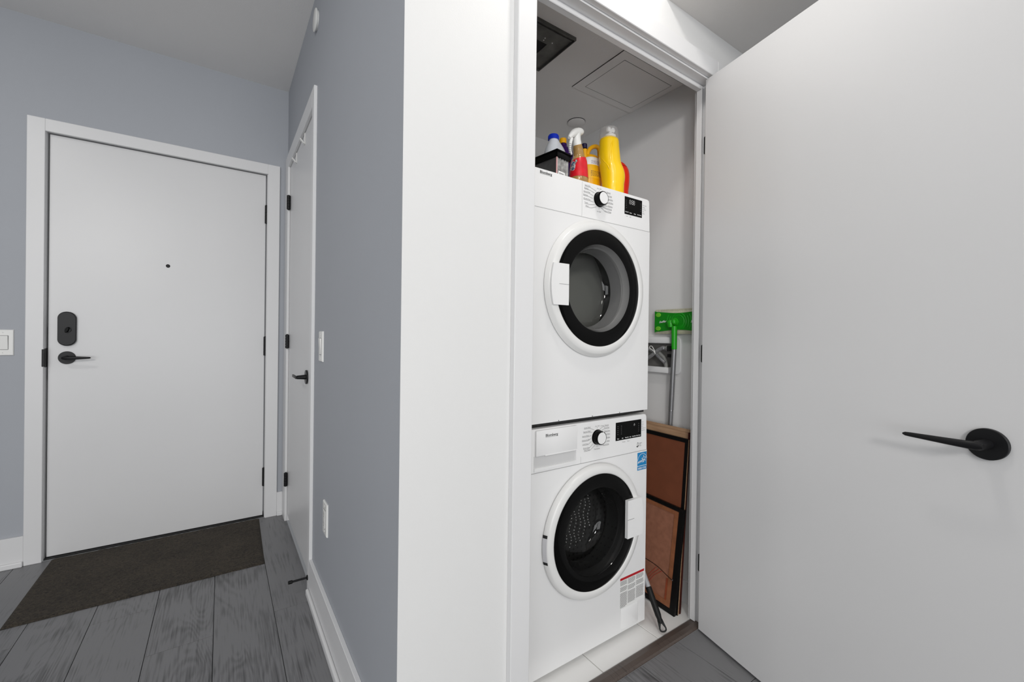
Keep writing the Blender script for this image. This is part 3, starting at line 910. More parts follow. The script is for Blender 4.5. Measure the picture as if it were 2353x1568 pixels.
# washer door
dr = door_ring(wz, WCZ, .2400, .2310, .2095, .0255, .157, .0045)
MB().lathe([(.139, -.065), (.128, -.088), (.110, -.100), (.001, -.104)], (ACX, FY, WCZ), -Y, 80).build('glass_bowl', G_dark, dr, True, 60)
MB().lathe([(.1565, .0230), (.1545, .0190), (.1535, .0150), (.1525, .0130), (.150, .006), (.146, -.004), (.1445, -.022), (.139, -.065)], (ACX, FY, WCZ), -Y, 80).build('bowl_wall', G_sidew, dr, True, 25)
M_gasket = mat('dark_gasket', (.03, .03, .03), .4)
MB().lathe([(.1585, .020), (.156, .016), (.156, -.012), (.150, -.018), (.1465, -.012)], (ACX, FY, WCZ), -Y, 80).build('bowl_collar', M_gasket, dr, True, 60)
hx0, hx1, hz0, hz1 = 1.2690, 1.3470, .3960, .5390
Pg = []
for k in range(9):
    t = k / 8
    zz = hz0 + (hz1 - hz0) * t
    Pg.append((ACX + math.sqrt(max(0, .2325 ** 2 - (zz - WCZ) ** 2)), zz))
MB().prism([(hx0, hz1), (hx0, hz0)] + Pg, V((0, FY - .0258, 0)), X, Z, Y * -.013).build('door_handle', M_panel, dr)
MB().box(hx0 - .0002, 1.305, FY - .0393, FY - .0385, .4660, .4672).build('handle_slit', M_print, dr)
def side_band(z0, z1, e, name, m_):
    R = []
    for rr_, dd in ((.2412, .0055), (.2408, .0090), (.2352, .0212)):
        zs = [z0 + (z1 - z0) * k / 6 for k in range(7)]
        R.append([V((ACX - math.sqrt((rr_ + e) ** 2 - (z - WCZ) ** 2), FY - dd, z)) for z in zs])
    return MB().rings(R, False, False, False).build(name, m_, dr, True)
side_band(.3960, .4060, .0012, 'hinge_notch', M_sub)
side_band(.4860, .4960, .0012, 'hinge_notch', M_sub)
side_band(.4060, .4860, .0010, 'hinge_cover', mat('hinge_cover_grey', (.56, .56, .58), .4))
dm_ = drum(wz, WCZ, M_drum_w)
# steel beads added on the drum back to make its bright glints
rb_ = random.Random(4)
mb = MB()
for c in range(11):
    for k in range(20):
        zz = WCZ - .135 + k * .0125
        xx = ACX - .125 + c * .025 + .006 * math.sin(k * .9 + c)
        if (xx - ACX) ** 2 + (zz - WCZ) ** 2 < .150 ** 2:
            mb.lathe([(.0046, 0), (.0038, .0030), (.0020, .0045), (.001, .0046)], (xx, FY + .150, zz), -Y, 8)
mb.build('drum_glint_beads', M_chrome_w, dm_, True, 180)
MB().lathe([(.001, .150), (.228, .150)], (ACX, FY, WCZ), Y, 48).build('drum_back', M_drum_w, dm_, True)
# filter hatch
hp = []
for cx, cz, a0 in ((1.374, .0995, 0), (1.291, .0995, 90), (1.291, .0325, 180), (1.374, .0325, 270)):
    for k in range(5):
        a = math.radians(a0 + 22.5 * k)
        hp.append((cx + .0075 * math.cos(a), cz + .0075 * math.sin(a)))
MB().rings([[V((x, FY, z)) for x, z in hp], [V((x, FY - .0012, z)) for x, z in hp], [V((1.3325 + (x - 1.3325) * .975, FY - .0020, .066 + (z - .066) * .97)) for x, z in hp]]).build('filter_hatch', M_panel, wz, True, 30)
# energy label
M_eblue = mat('label_blue', srgb(28, 128, 186), .45)
M_paper = mat('label_white', (.82, .82, .81), .5)
es = MB().box(1.3640, 1.4225, FY - .0005, FY - .0001, .6250, .6985).build('energy_sticker', M_paper, wz)
MB().box(1.3662, 1.4215, FY - .0008, FY - .0004, .6440, .6965).box(1.3662, 1.4215, FY - .0008, FY - .0004, .6265, .6420).build('blue_field', M_eblue, es)
mb = MB()
pa = []
for k in range(17):
    a = math.radians(172 - 156 * k / 16)
    pa.append((1.3962 + .0285 * math.cos(a), .6612 + .0295 * math.sin(a)))
def ln(pts, w, d):
    for a, b in zip(pts[:-1], pts[1:]):
        A, B = P(*a, d), P(*b, d)
        s = (B - A)
        s = V((-s.z, 0, s.x)).normalized() * w
        mb.add([A - s, B - s, B + s, A + s], [(0, 1, 2, 3)])
ln(pa, .0007, .0010)
star = []
for k in range(11):
    a = math.radians(98 + 36 * k)
    rr = .0145 if k % 2 == 0 else .0058
    star.append((1.4055 + rr * math.cos(a), .6690 + rr * math.sin(a)))
ln(star[6:] + star[1:4], .0008, .0010)
mb.text('energy', P(1.3670, .6535, .0010), (X + Z * .18).normalized(), Z, .0165, 'LEFT', .4, .0002)
mb.text('ENERGY STAR', P(1.3940, .6300, .0010), X, Z, .0105, 'CENTER', 0, .0002, .72)
mb.build('energy_lettering', M_paper, es)
# warning label
wl = MB().box(1.2735, 1.4165, FY - .0004, FY - .0001, .108, .2262).build('warning_sticker', M_paper, wz)
M_red = mat('label_red', srgb(176, 20, 32), .45)
MB().box(1.2755, 1.4160, FY - .0007, FY - .0003, .2165, .2258).build('red_bar', M_red, wl)
mb = MB()
rnd = random.Random(3)
for c, (x0, x1, zb) in enumerate(((1.2765, 1.3165, .112), (1.3200, 1.3640, .117), (1.3685, 1.4135, .1235))):
    z = .2125
    k = 0
    gaps = {0: (5, 10), 1: (6, 11), 2: (5, 10)}[c]
    while z > zb:
        x = x0
        xe = x1 - (rnd.random() * .012 if (k + 1) in gaps or z - .0036 < zb else rnd.random() * .003)
        while x < xe:
            wd_ = .002 + rnd.random() * .004
            mb.add([P(x, z - .0008, .0006), P(min(x + wd_, xe), z - .0008, .0006), P(min(x + wd_, xe), z + .0008, .0006), P(x, z + .0008, .0006)], [(0, 1, 2, 3)])
            x += wd_ + .0008
        k += 1
        z -= .0036 if k not in gaps else .0085
mb.build('fine_print', M_printdark, wl)

# ------------------------------------------------------------------ bottles on the dryer (silhouettes seen along rays, placed on real footprints)
ZT = DZ1
def row(yc, py, l, r):
    """centre and radius of a round section whose silhouette spans l..r at image height py"""
    c = on('y', yc, (l + r) / 2, py)
    d = c - CAM
    zz = d.dot(F_)
    al = math.atan(((l + r) / 2 - CX) / F)
    return c, (r - l) / 2 * zz * math.cos(al) / F
def sections(yc, rows, xc=None):
    out = []
    for py, l, r in rows:
        c, rad = row(yc, py, l, r)
        out.append([c.x, c.z, rad])
    return out
def ring(cx, cy, z, rx, ry, n=36, p=2.0, rot=0, a0=0, a1=2 * PI, closed=True):
    R = []
    for j in range(n):
        a = a0 + (a1 - a0) * j / (n if closed else n - 1)
        c, s = math.cos(a), math.sin(a)
        x = rx * math.copysign(abs(c) ** (2 / p), c)
        y = ry * math.copysign(abs(s) ** (2 / p), s)
        R.append(V((cx + x * math.cos(rot) - y * math.sin(rot), cy + x * math.sin(rot) + y * math.cos(rot), z)))
    return R
def bottle_mesh(yc, secs, z_base=ZT, p=2.2, ky=1.0, top=True):
    """secs sorted from the bottom up: [x, z, r]"""
    R = []
    x0, z0, r0 = secs[0]
    R.append(ring(x0, yc, z_base, r0 * .90, r0 * .90 * ky, p=p))
    R.append(ring(x0, yc, z_base + .004, r0 * .98, r0 * .98 * ky, p=p))
    up_ = [q for q in secs if q[1] > z_base + .006]
    for v in smoothpath(up_, 5):
        R.append(ring(v.x, yc, v.y, v.z, v.z * ky, p=p))
    return MB().rings(R, True, top)

M_yel = mat('yellow_plastic', srgb(250, 205, 10), .3, coat=.15, noise=.01)
M_yeld = mat('deep_yellow_plastic', srgb(236, 172, 8), .32, noise=.01)
M_redp = mat('red_plastic', srgb(226, 38, 8), .35)
M_milk = mat('milky_plastic', (.78, .81, .86), .3, noise=.05, nscale=25)
M_bluecap = mat('blue_cap', srgb(8, 48, 190), .35)
M_purple = mat('purple_plastic', srgb(52, 18, 88), .3)
M_navy = mat('navy_cap', srgb(22, 16, 56), .35)
M_amber = mat('amber_liquid_plastic', srgb(162, 128, 76), .18, noise=.35, nscale=30, coat=.3)
M_redlabel = mat('red_label', srgb(206, 28, 40), .35, noise=.12, nscale=40)
M_clear = glassy('clear_cap', (.95, .95, .96), .6, .08, .2)

# tall yellow bottle with a clear cap
yc = 1.168
yb = thing('detergent_bottle', (on('y', yc, 1404, 400).x, yc, ZT), 'tall yellow bottle with clear cap over a white spout, frontmost on the dryer', 'bottle')
S_ = sections(yc, [(425, 1383, 1434), (410, 1381, 1436), (398, 1379.5, 1435), (388, 1378, 1432), (375, 1377, 1427), (360, 1376, 1425), (340, 1376.5, 1423), (324, 1377.5, 1421.5), (319.5, 1381, 1418), (317.5, 1387, 1412)])
bottle_mesh(yc, S_, p=2.3, ky=.92).build('body', M_yel, yb, True, 60)
c0, r0 = row(yc, 316, 1388.5, 1415)
c1, r1 = row(yc, 300, 1390, 1414)
cx_ = c0.x
MB().rings([ring(cx_, yc, c0.z - .004, r0, r0), ring(cx_, yc, c0.z + .006, r0, r0), ring(cx_, yc, c0.z + .010, r0 * .8, r0 * .8), ring(cx_, yc, c0.z + .013, r0 * .35, r0 * .35), ring(cx_, yc, c0.z + .028, r0 * .33, r0 * .33)]).build('collar', M_plastic, yb, True)
sp_ = MB().obox(V((cx_ - .018, yc - .008, c0.z + .018)), X * .016, Y * .014, Z * .018, .003)
sp_.lathe([(.001, -.007), (.0095, -.007), (.0095, .007), (.001, .007)], (cx_ + .010, yc, c0.z + .0285), Y, 20)
sp_.build('spout', M_plastic, yb, True)
ct, rt = row(yc, 300, 1378, 1421)
cb, rb = row(yc, 325, 1375.5, 1422.5)
zt = on('y', yc - rt * .6, 1400, 288).z
cap = MB().rings([ring(cb.x, yc, cb.z, rb * 1.03, rb * 1.0), ring(cb.x, yc, cb.z + .004, rb, rb), ring(ct.x - .001, yc, zt - .007, rt * .985, rt), ring(ct.x - .001, yc, zt - .002, rt * .92, rt * .92), ring(ct.x - .001, yc, zt, rt * .7, rt * .7)], False, True)
cap.build('clear_cap', M_clear, yb, True, 50)
def surf(yc, secs, px, py, ky, off=.0008, p=2.3):
    """point on the camera-facing side of a round body"""
    z = None
    d = ray(px, py)
    t = None
    best = None
    for k in range(400):
        s = 1.1 + k * .0015
        q = CAM + d * (s / d.dot(F_) if False else s)
        # section at q.z
        zz = q.z
        lo = [s_ for s_ in secs if s_[1] <= zz]
        hi = [s_ for s_ in secs if s_[1] > zz]
        if not lo: a = secs[0]; x, r = a[0], a[2]
        elif not hi: a = secs[-1]; x, r = a[0], a[2]
        else:
            a, b = lo[-1], hi[0]
            u = (zz - a[1]) / (b[1] - a[1])
            x, r = a[0] + (b[0] - a[0]) * u, a[2] + (b[2] - a[2]) * u
        if abs((q.x - x) / r) ** p + abs((q.y - yc) / (r * ky)) ** p <= 1.0:
            return q - d.normalized() * off
    return on('y', yc, px, py)
def smoothpx(pts):
    return [(v.x, v.y) for v in smoothpath([(a, b, 0) for a, b in pts], 4)]
for pts in ([(1381, 362), (1388, 370), (1396, 379), (1401, 390)], [(1408, 323), (1403, 335), (1401.5, 350), (1401, 390)], [(1408, 323), (1406, 340), (1404.5, 360), (1402, 390)]):
    q = smoothpath([surf(yc, S_, a, b, .92, .0003) for a, b in smoothpx(pts)], 1)
    MB().tube(q, [.0004] + [.0016] * (len(q) - 2) + [.0004], 8).build('moulded_ridge', M_yel, yb, True)

# spray bottle
yc = 1.160
sb = thing('spray_bottle', (on('y', yc, 1330, 400).x, yc, ZT), 'amber spray bottle with white trigger and red label, beside the black bin', 'bottle')
S_ = sections(yc, [(412, 1308.5, 1350.5), (400, 1309, 1350), (385, 1310.5, 1349), (374, 1312.5, 1348), (366, 1315, 1346), (360, 1317, 1343), (352, 1317, 1341), (343, 1316.5, 1339.5), (336, 1317.5, 1337.5), (331, 1319, 1336)])
bottle_mesh(yc, S_, p=2.3).build('body', M_amber, sb, True, 60)
def patch(yc, secs, z0, z1, a0, a1, ky=1.0, off=.0007, p=2.3, n=22, m_=10, slope=0):
    R = []
    for k in range(m_ + 1):
        t = k / m_
        pts = []
        for j in range(n):
            u = j / (n - 1)
            zz = z0 + (z1 + slope * (u - .5) - z0) * t
            lo = [s for s in secs if s[1] <= zz] or [secs[0]]
            hi = [s for s in secs if s[1] > zz] or [secs[-1]]
            a, b = lo[-1], hi[0]
            w = 0 if abs(b[1] - a[1]) < 1e-6 else max(0, min(1, (zz - a[1]) / (b[1] - a[1])))
            x, r = a[0] + (b[0] - a[0]) * w, a[2] + (b[2] - a[2]) * w
            ang = a0 + (a1 - a0) * u
            c, s = math.cos(ang), math.sin(ang)
            pts.append(V((x + (r + off) * math.copysign(abs(c) ** (2 / p), c), yc + (r * ky + off) * math.copysign(abs(s) ** (2 / p), s), zz)))
        R.append(pts)
    return MB().rings(R, False, False, False)
zz0 = on('y', yc, 1330, 408).z - .006
zz1 = on('y', yc, 1330, 367).z
lab = patch(yc, S_, zz0, zz1, PI * .85, PI * 1.98, slope=.022).build('label', M_redlabel, sb, True, 60)
mb = MB()
def decal(name, pts2d, faces, m_, off, par):
    """flat print wrapped on the bottle: 2-D points in picture units are dropped on the body surface"""
    return MB().add([surf(yc, S_, a, b, 1.0, off) for a, b in pts2d], faces).build(name, m_, par, True, 180)
def oval(rx, ry, cx=1316.8, cy=381.5, tilt=.25, n=28):
    o = []
    for k in range(n):
        a = 2 * PI * k / n
        x, y = rx * math.cos(a), ry * math.sin(a)
        o.append((cx + x + y * -tilt * .3, cy + y))
    return o
def disc(rx, ry):
    pts, fs = [(1316.8, 381.5)], []
    for q in (.5, 1.0):
        pts += oval(rx * q, ry * q)
    n = 28
    for k in range(n):
        k2 = (k + 1) % n
        fs += [(0, 1 + k, 1 + k2), (1 + k, 1 + n + k, 1 + n + k2, 1 + k2)]
    return pts, fs
M_teal = mat('label_teal', srgb(70, 92, 128), .4)
for nm, rx, ry, m_, of in (('label_disc', 6.0, 12.2, M_printdark, .0016), ('label_ring', 5.3, 10.9, M_paper, .0021), ('label_centre', 4.7, 9.8, M_teal, .0026)):
    p_, f_ = disc(rx, ry)
    decal(nm, p_, f_, m_, of, lab)
def px_text(body, x, y, ax, ay, bx, by, size, bold):
    t_ = MB().text(body, V((0, 0, 0)), X, Y, 1.0, 'LEFT', .15, bold)
    return [(x + (ax * v[0] + bx * v[1]) * size, y + (ay * v[0] + by * v[1]) * size) for v in t_.v], t_.f
for nm, bold, m_, of in (('brand_outline', .10, M_printdark, .0030), ('brand_lettering', .012, M_paper, .0035)):
    p_, f_ = px_text('RESOLVE', 1312.4, 393.0, .52, -.85, -.62, -.60, 7.0, bold)
    decal(nm, p_, f_, m_, of, lab)
for k, (x, y, w_) in enumerate(((1319.5, 360.5, 8), (1318.5, 364.0, 8.5), (1317.0, 367.0, 7))):
    decal('top_line', [(x, y), (x + w_, y - w_ * .62), (x + w_ + .2, y - w_ * .62 + 1.0), (x + .2, y + 1.0)], [(0, 1, 2, 3)], M_paper, .0012, sb)
def pt(px, py, y=yc):
    return on('y', y, px, py)
s1 = 1.0 / 590
hdm = MB()
pxm = 1.0 / 605
hp2 = [(1307.8, 316.5, 3.2), (1309.5, 314, 4.6), (1313, 310.5, 6.4), (1318, 306.5, 8.2), (1324, 304.0, 9.0), (1330, 303.2, 8.8), (1335, 303.4, 7.6), (1338.3, 304.0, 5.2), (1340.0, 304.4, 1.5)]
hdm.tube([pt(a, b, yc - .014 * (1324 - a) / 16 if a < 1324 else yc) for a, b, _ in hp2], [r_ * pxm for _, _, r_ in hp2], 18)
nk = [(1326.5, 306, 8.0), (1324.6, 312, 9.6), (1324.6, 318, 9.4), (1325.2, 324, 9.2), (1325.8, 329, 9.8), (1326.2, 333.5, 10.0)]
hdm.tube([pt(a, b) for a, b, _ in nk], [r_ * pxm for _, _, r_ in nk], 20)
hdm.build('trigger_head', M_plastic, sb, True, 70)
MB().tube([pt(1326.2, 333), pt(1326.4, 336.5)], [.0158, .0155], 24).build('collar', M_plastic, sb, True)
tr = MB()
tp = [(1313.5, 318, 4.0), (1311.5, 325, 3.8), (1309.8, 333, 3.6), (1309.2, 341, 3.2), (1310.6, 348, 2.8), (1313, 354, 2.2), (1314, 356, .8)]
tr.tube([pt(a, b, yc - .011) for a, b, _ in tp], [r_ * pxm for _, _, r_ in tp], 10)
trg = tr.build('trigger', M_plastic, sb, True, 70)
for k in range(6):
    y_ = 329 + 4.2 * k
    q0, q1 = pt(1306.8, y_, yc - .017), pt(1312.6, y_ + 1.2, yc - .017)
    MB().tube([q0, q1], .0009, 6).build('grip_rib', M_seam, trg)

# black bin
a9 = math.radians(9)
BX, BY = V((math.cos(a9), math.sin(a9), 0)), V((-math.sin(a9), math.cos(a9), 0))
K = V((.9470, 1.1160, 0))
M_smoke = mat('smoky_plastic', (.055, .055, .055), .25, noise=.3, nscale=14)
M_pack = mat('clear_wrapped_packs', (.30, .30, .29), .3, noise=.55, nscale=60)
bn = thing('storage_bin', (K.x, K.y, ZT), 'black rimmed plastic bin full of packs at the dryer front left', 'bin')
bw, bd_ = .076, .24
zr = 1.7965
MB().obox(K + BX * .006 + BY * .006 + Z * ZT, BX * (bw - .012), BY * (bd_ - .012), Z * .075, .003).build('tub', M_smoke, bn)
rim = MB()
for o, a, b in ((K, BX * bw, BY * .006), (K + BY * (bd_ - .006), BX * bw, BY * .006), (K, BX * .006, BY * bd_), (K + BX * (bw - .006), BX * .006, BY * bd_)):
    rim.obox(o + Z * (zr - .024), a, b, Z * .024, .0015)
rim.obox(K - BX * .004 - BY * .004 + Z * (zr - .0045), BX * (bw + .008), BY * .006, Z * .0045, .0015)
rim.obox(K - BX * .004 - BY * .004 + Z * (zr - .0045), BX * .006, BY * (bd_ + .008), Z * .0045, .0015)
rim.obox(K + BX * (bw - .002) - BY * .004 + Z * (zr - .0045), BX * .006, BY * (bd_ + .008), Z * .0045, .0015)
rim.build('rim', M_blackglass, bn, True, 30)
mb = MB()
for k in range(13):
    mb.obox(K + BX * (.0085 + k * .0046) + BY * .0045 + Z * (ZT + .002), BX * (.0030 + .001 * (k % 2)), BY * .0016, Z * (.0655 - .002 * (k % 3)))
mb.build('wrapped_packs', M_pack, bn)
M_pink = mat('pink_edge', srgb(222, 172, 172), .4)
MB().obox(K + BX * .0035 + BY * .0035 + Z * (ZT + .001), BX * .0035, BY * .003, Z * .068).build('pink_strip', M_pink, bn)
tg = MB().obox(K + BX * .012 + BY * .0025 + Z * (ZT + .006), BX * .034, BY * .0010, Z * .0150)
tgo = tg.build('price_tag', M_paper, bn)
mb = MB()
for k in range(16):
    if k % 5 != 4:
        mb.obox(K + BX * (.016 + k * .0016) + BY * .0020 + Z * (ZT + .0105), BX * .0009, BY * .0004, Z * .0055)
mb.build('tag_print', M_print, tgo)

# milky jug with a blue cap
yc = 1.275
jg = thing('bleach_bottle', (on('y', yc, 1273, 340).x, yc, ZT), 'milky white bottle with a blue cap behind the black bin', 'bottle')
S_ = sections(yc, [(395, 1249, 1302), (375, 1249, 1302), (362, 1249.5, 1301), (352, 1251, 1298.5), (341, 1254, 1293.5), (332, 1258, 1288), (325, 1261.5, 1283.5), (320, 1262.5, 1282)])
bottle_mesh(yc, S_, p=2.2).build('body', M_milk, jg, True, 60)
cp, rp_ = row(yc, 318, 1259.5, 1284)
mb = MB().rings([ring(cp.x, yc, cp.z - .007, rp_, rp_), ring(cp.x, yc, cp.z + .008, rp_ * .985, rp_ * .985), ring(cp.x, yc, cp.z + .011, rp_ * .9, rp_ * .9)])
for k in range(30):
    a = 2 * PI * k / 30
    mb.obox(V((cp.x + rp_ * .995 * math.cos(a) - .0005, yc + rp_ * .995 * math.sin(a) - .0005, cp.z - .006)), X * .001, Y * .001, Z * .013)
mb.build('cap', M_bluecap, jg, True, 30)

# purple bottle with a yellow cap
yc = 1.385
pb = thing('cleaner_bottle', (on('y', yc, 1299, 350).x, yc, ZT), 'dark purple bottle with a yellow cap behind the blue capped bottle', 'bottle')
S_ = sections(yc, [(395, 1280, 1320), (372, 1280, 1319.5), (360, 1281, 1318.5), (350, 1283, 1315), (343, 1285.5, 1309), (338, 1287.5, 1303.5), (331, 1288, 1302)])
bottle_mesh(yc, S_, p=2.2).build('body', M_purple, pb, True, 60)
cp, rp_ = row(yc, 325, 1285.5, 1301.8)
MB().rings([ring(cp.x, yc, cp.z - .011, rp_, rp_), ring(cp.x, yc, cp.z + .008, rp_, rp_), ring(cp.x, yc, cp.z + .0105, rp_ * .9, rp_ * .9)]).build('cap', M_yeld, pb, True, 30)

# yellow jug with a handle and navy cap
yc = 1.255
nj = thing('detergent_jug', (on('y', yc, 1360, 390).x, yc, ZT), 'yellow jug with a loop handle and navy cap behind the tall bottle', 'jug')
S_ = sections(yc, [(430, 1331, 1384), (410, 1330, 1384), (395, 1330, 1383.5), (382, 1331, 1381.5), (372, 1334, 1380), (364, 1339, 1378), (360, 1342, 1372), (357.5, 1346, 1364)])
bottle_mesh(yc, S_, p=2.2, ky=.8).build('body', M_yeld, nj, True, 60)
hh = smoothpath([pt(1349.5, 366, yc), pt(1350.5, 352, yc), pt(1356, 342, yc), pt(1364, 337.5, yc), pt(1372, 338, yc), pt(1377, 346, yc), pt(1377.5, 372, yc)], 5)
MB().tube(hh, .0088, 14).build('loop_handle', M_yeld, nj, True, 60)
cn, rn = row(yc, 346, 1337.5, 1349)
cn2, _ = row(yc, 362, 1338, 1350)
MB().rings([ring(cn2.x, yc, cn2.z - .01, rn * 1.2, rn * 1.2), ring(cn.x, yc, cn.z + .004, rn, rn)]).build('neck', M_yeld, nj, True)
cp, rp_ = row(yc, 337, 1336.3, 1349.5)
MB().rings([ring(cp.x, yc, cp.z - .009, rp_, rp_), ring(cp.x, yc, cp.z + .008, rp_ * .97, rp_ * .97), ring(cp.x, yc, cp.z + .010, rp_ * .85, rp_ * .85)]).build('cap', M_navy, nj, True, 30)
zA, zB, zD = on('y', yc, 1360, 412).z, on('y', yc, 1360, 388).z, on('y', yc, 1360, 369).z
lab = patch(yc, S_, zA - .012, zB, PI * 1.05, PI * 1.72, .8, .0007, 2.2).build('label', mat('label_gold', srgb(240, 182, 20), .4), nj, True, 60)
patch(yc, S_, zB, zD, PI * 1.1, PI * 1.70, .8, .0008, 2.2).build('label_top', M_paper, lab, True, 60)
def rows_of_print(name, zs, a0, a1, m2, par, th=.0013):
    rn_ = random.Random(5)
    mb = MB()
    for z in zs:
        a = a0
        while a < a1:
            w = .06 + rn_.random() * .12
            t_ = patch(yc, S_, z, z + th, a, min(a + w, a1), .8, .0013, 2.2, 4, 1)
            mb.add(t_.v, t_.f)
            a += w + .035
    mb.build(name, m2, par)
rows_of_print('label_text', [zA - .002 + .0045 * k for k in range(5)], PI * 1.30, PI * 1.66, M_printdark, lab)
rows_of_print('label_text_top', [zB + .004 + .004 * k for k in range(4)], PI * 1.32, PI * 1.62, mat('purple_print', srgb(110, 90, 150), .5), lab)

# red container
yc = 1.262
rd = thing('red_container', (on('y', yc, 1420, 410).x, yc, ZT), 'rounded red container half hidden behind the tall yellow bottle', 'container')
S_ = sections(yc, [(440, 1404, 1443.5), (425, 1402, 1445.5), (408, 1401, 1446), (395, 1402, 1444.5), (387, 1405, 1441), (380, 1408, 1436), (375.5, 1412, 1431), (373.5, 1416, 1427)])
bottle_mesh(yc, S_, p=2.1).build('body', M_redp, rd, True, 60)
c9 = S_[4]
MB().rings([ring(c9[0], yc, c9[1] - .001, c9[2] + .0012, c9[2] + .0012), ring(c9[0], yc, c9[1] + .0012, c9[2] + .0006, c9[2] + .0006)]).build('lid_seam', mat('dark_red', srgb(150, 20, 6), .4), rd, True)

# ------------------------------------------------------------------ laundry outlet box on the right wall, with hoses
M_box = mat('outlet_box_plastic', (.74, .74, .745), .35)
ob = thing('laundry_outlet_box', (XR, 1.25, 1.07), 'recessed white laundry valve box on the closet right wall', 'outlet box')
def rrect(y0, y1, z0, z1, r, n=6):
    o = []
    for cy, cz, a0 in ((y1 - r, z1 - r, 0), (y0 + r, z1 - r, 90), (y0 + r, z0 + r, 180), (y1 - r, z0 + r, 270)):
        for k in range(n + 1):
            a = math.radians(a0 + 90 * k / n)
            o.append((cy + r * math.cos(a), cz + r * math.sin(a)))
    return o
yo0, yo1, zo0, zo1 = 1.126, 1.430, .989, 1.159
yi0, yi1, zi0, zi1 = 1.166, 1.39, 1.020, 1.127
rO, rI = rrect(yo0, yo1, zo0, zo1, .022), rrect(yi0, yi1, zi0, zi1, .004)
mb = MB()
rg = lambda r, x: [V((x, a, b)) for a, b in r]
shr = [((yo0 + yo1) / 2 + (a - (yo0 + yo1) / 2) * .985, (zo0 + zo1) / 2 + (b - (zo0 + zo1) / 2) * .97) for a, b in rO]
mb.rings([rg(rO, XR), rg(rO, XR - .004), rg(shr, XR - .0065), rg(rI, XR - .0065), rg(rI, XR - .0015)], False, False)
mb.build('box_flange', M_box, ob, True, 30)
M_inside = mat('box_inside', (.13, .125, .12), .5, noise=.2, nscale=20)
MB().box(XR - .0018, XR - .0006, yi0 - .002, yi1 + .002, zi0 - .002, zi1 + .002).build('recess', M_inside, ob)
MB().box(XR - .026, XR - .006, 1.1785, 1.43, .9935, 1.0205, .003, 2).build('lower_lip', M_box, ob, True, 30)
MB().box(XR - .022, XR - .006, 1.1725, 1.43, 1.1285, 1.157, .003, 2).build('upper_lip', M_box, ob, True, 30)
M_chrome = mat('chrome', (.75, .75, .76), .15, metal=1)
vb = MB().lathe([(.012, 0), (.012, .012), (.0085, .014), (.0085, .024), (.001, .024)], (XR - .046, 1.156, 1.106), Y, 16)
vb.build('valve_nut', M_chrome, ob, True)
MB().box(XR - .06, XR - .030, 1.152, 1.160, 1.094, 1.118, .002).box(XR - .030, XR - .002, 1.150, 1.178, 1.066, 1.080, .001).build('valve_handle', M_rubber, ob)
M_braid = mat('braided_steel_hose', (.30, .30, .31), .4, metal=.4, noise=.35, nscale=220)
M_hose = mat('grey_rubber_hose', (.22, .22, .21), .45, noise=.1, nscale=60)
xh = XR - .030
def deep(pts, x):
    """the same run of hose at another depth in front of the wall"""
    return [CAM + (V((1.68, p[1], p[2])) - CAM) * (x / 1.68) for p in pts]
def hose(name, pts, r, m2, label):
    o = MB().tube(smoothpath(pts, 6), r, 12).build(name, m2, None, True, 60)
    return tag(o, label, 'hose', 'hoses in the laundry valve box')
hose('supply_hose', deep([(0, 1.2093, 1.1068), (0, 1.222, 1.1050), (0, 1.2465, 1.0920), (0, 1.27, 1.0750), (0, 1.2945, 1.0587), (0, 1.36, 1.030)], XR - .050), .0085, M_braid, 'braided grey supply hose ending at the valve behind the mop')
hose('supply_hose', deep([(0, 1.205, 1.040), (0, 1.222, 1.052), (0, 1.242, 1.068), (0, 1.258, 1.0808), (0, 1.275, 1.092), (0, 1.30, 1.100), (0, 1.36, 1.104)], XR - .0315), .0072, M_braid, 'braided grey supply hose crossing behind the tied one')
hose('drain_hose', deep([(0, 1.1965, 1.0170), (0, 1.1985, 1.0310), (0, 1.203, 1.045), (0, 1.2085, 1.057), (0, 1.225, 1.074), (0, 1.25, 1.084), (0, 1.33, 1.074)], XR - .0128), .0100, M_hose, 'thick grey drain hose curving down into the valve box')
tie = smoothpath(deep([(0, 1.258, 1.078), (0, 1.262, 1.094), (0, 1.276, 1.1125), (0, 1.287, 1.112), (0, 1.287, 1.102), (0, 1.270, 1.094), (0, 1.256, 1.078)], XR - .0605), 6)
tag(MB().tube(tie, .0015, 8).build('cable_tie', M_plastic, None, True, 60), 'white cable tie looped around the two braided hoses', 'cable tie')

# ------------------------------------------------------------------ flat mop leaning on the right wall
M_green = mat('green_plastic', srgb(34, 160, 26), .3)
M_dgreen = mat('dark_green_plastic', srgb(14, 132, 18), .3)
M_mgreen = mat('ring_green_plastic', srgb(18, 150, 20), .35)
M_lgreen = mat('light_green_rubber', srgb(116, 196, 50), .5)
M_pad = mat('beige_cleaning_cloth', (.60, .58, .44), .9, noise=.12, nscale=140, bump=.4, bscale=500)
M_alu = mat('grey_aluminium_pole', (.34, .34, .35), .35, metal=.75)
mp_ = thing('flat_mop', (1.66, 1.15, 0), 'green flat mop with grey pole, head up against the closet wall', 'mop')
hx = 1.668
HO = V((hx, 1.1250, 1.2265))
ry = -Y
def hp_(a, b, d=0):
    return HO + ry * a + Z * b - X * d
pad = MB().obox(hp_(-.127, -.0555, -.012), ry * .254, Z * .111, X * -.010 * -1 if False else V((-.012, 0, 0)), .003)
pad.build('cleaning_pad', M_pad, mp_, True, 30)
top, bot = [], []
for k in range(25):
    u = -1 + 2 * k / 24
    w = .0455 - .0085 * (1 - u * u) ** 2
    w += .003 * (abs(u) > .97)
    top.append((u * .1235, w))
    bot.append((u * .1235, -w))
poly = bot + top[::-1]
hdp = MB().prism(poly, hp_(0, 0, 0), ry, Z, V((-.006, 0, 0))).build('head_plate', M_dgreen, mp_)
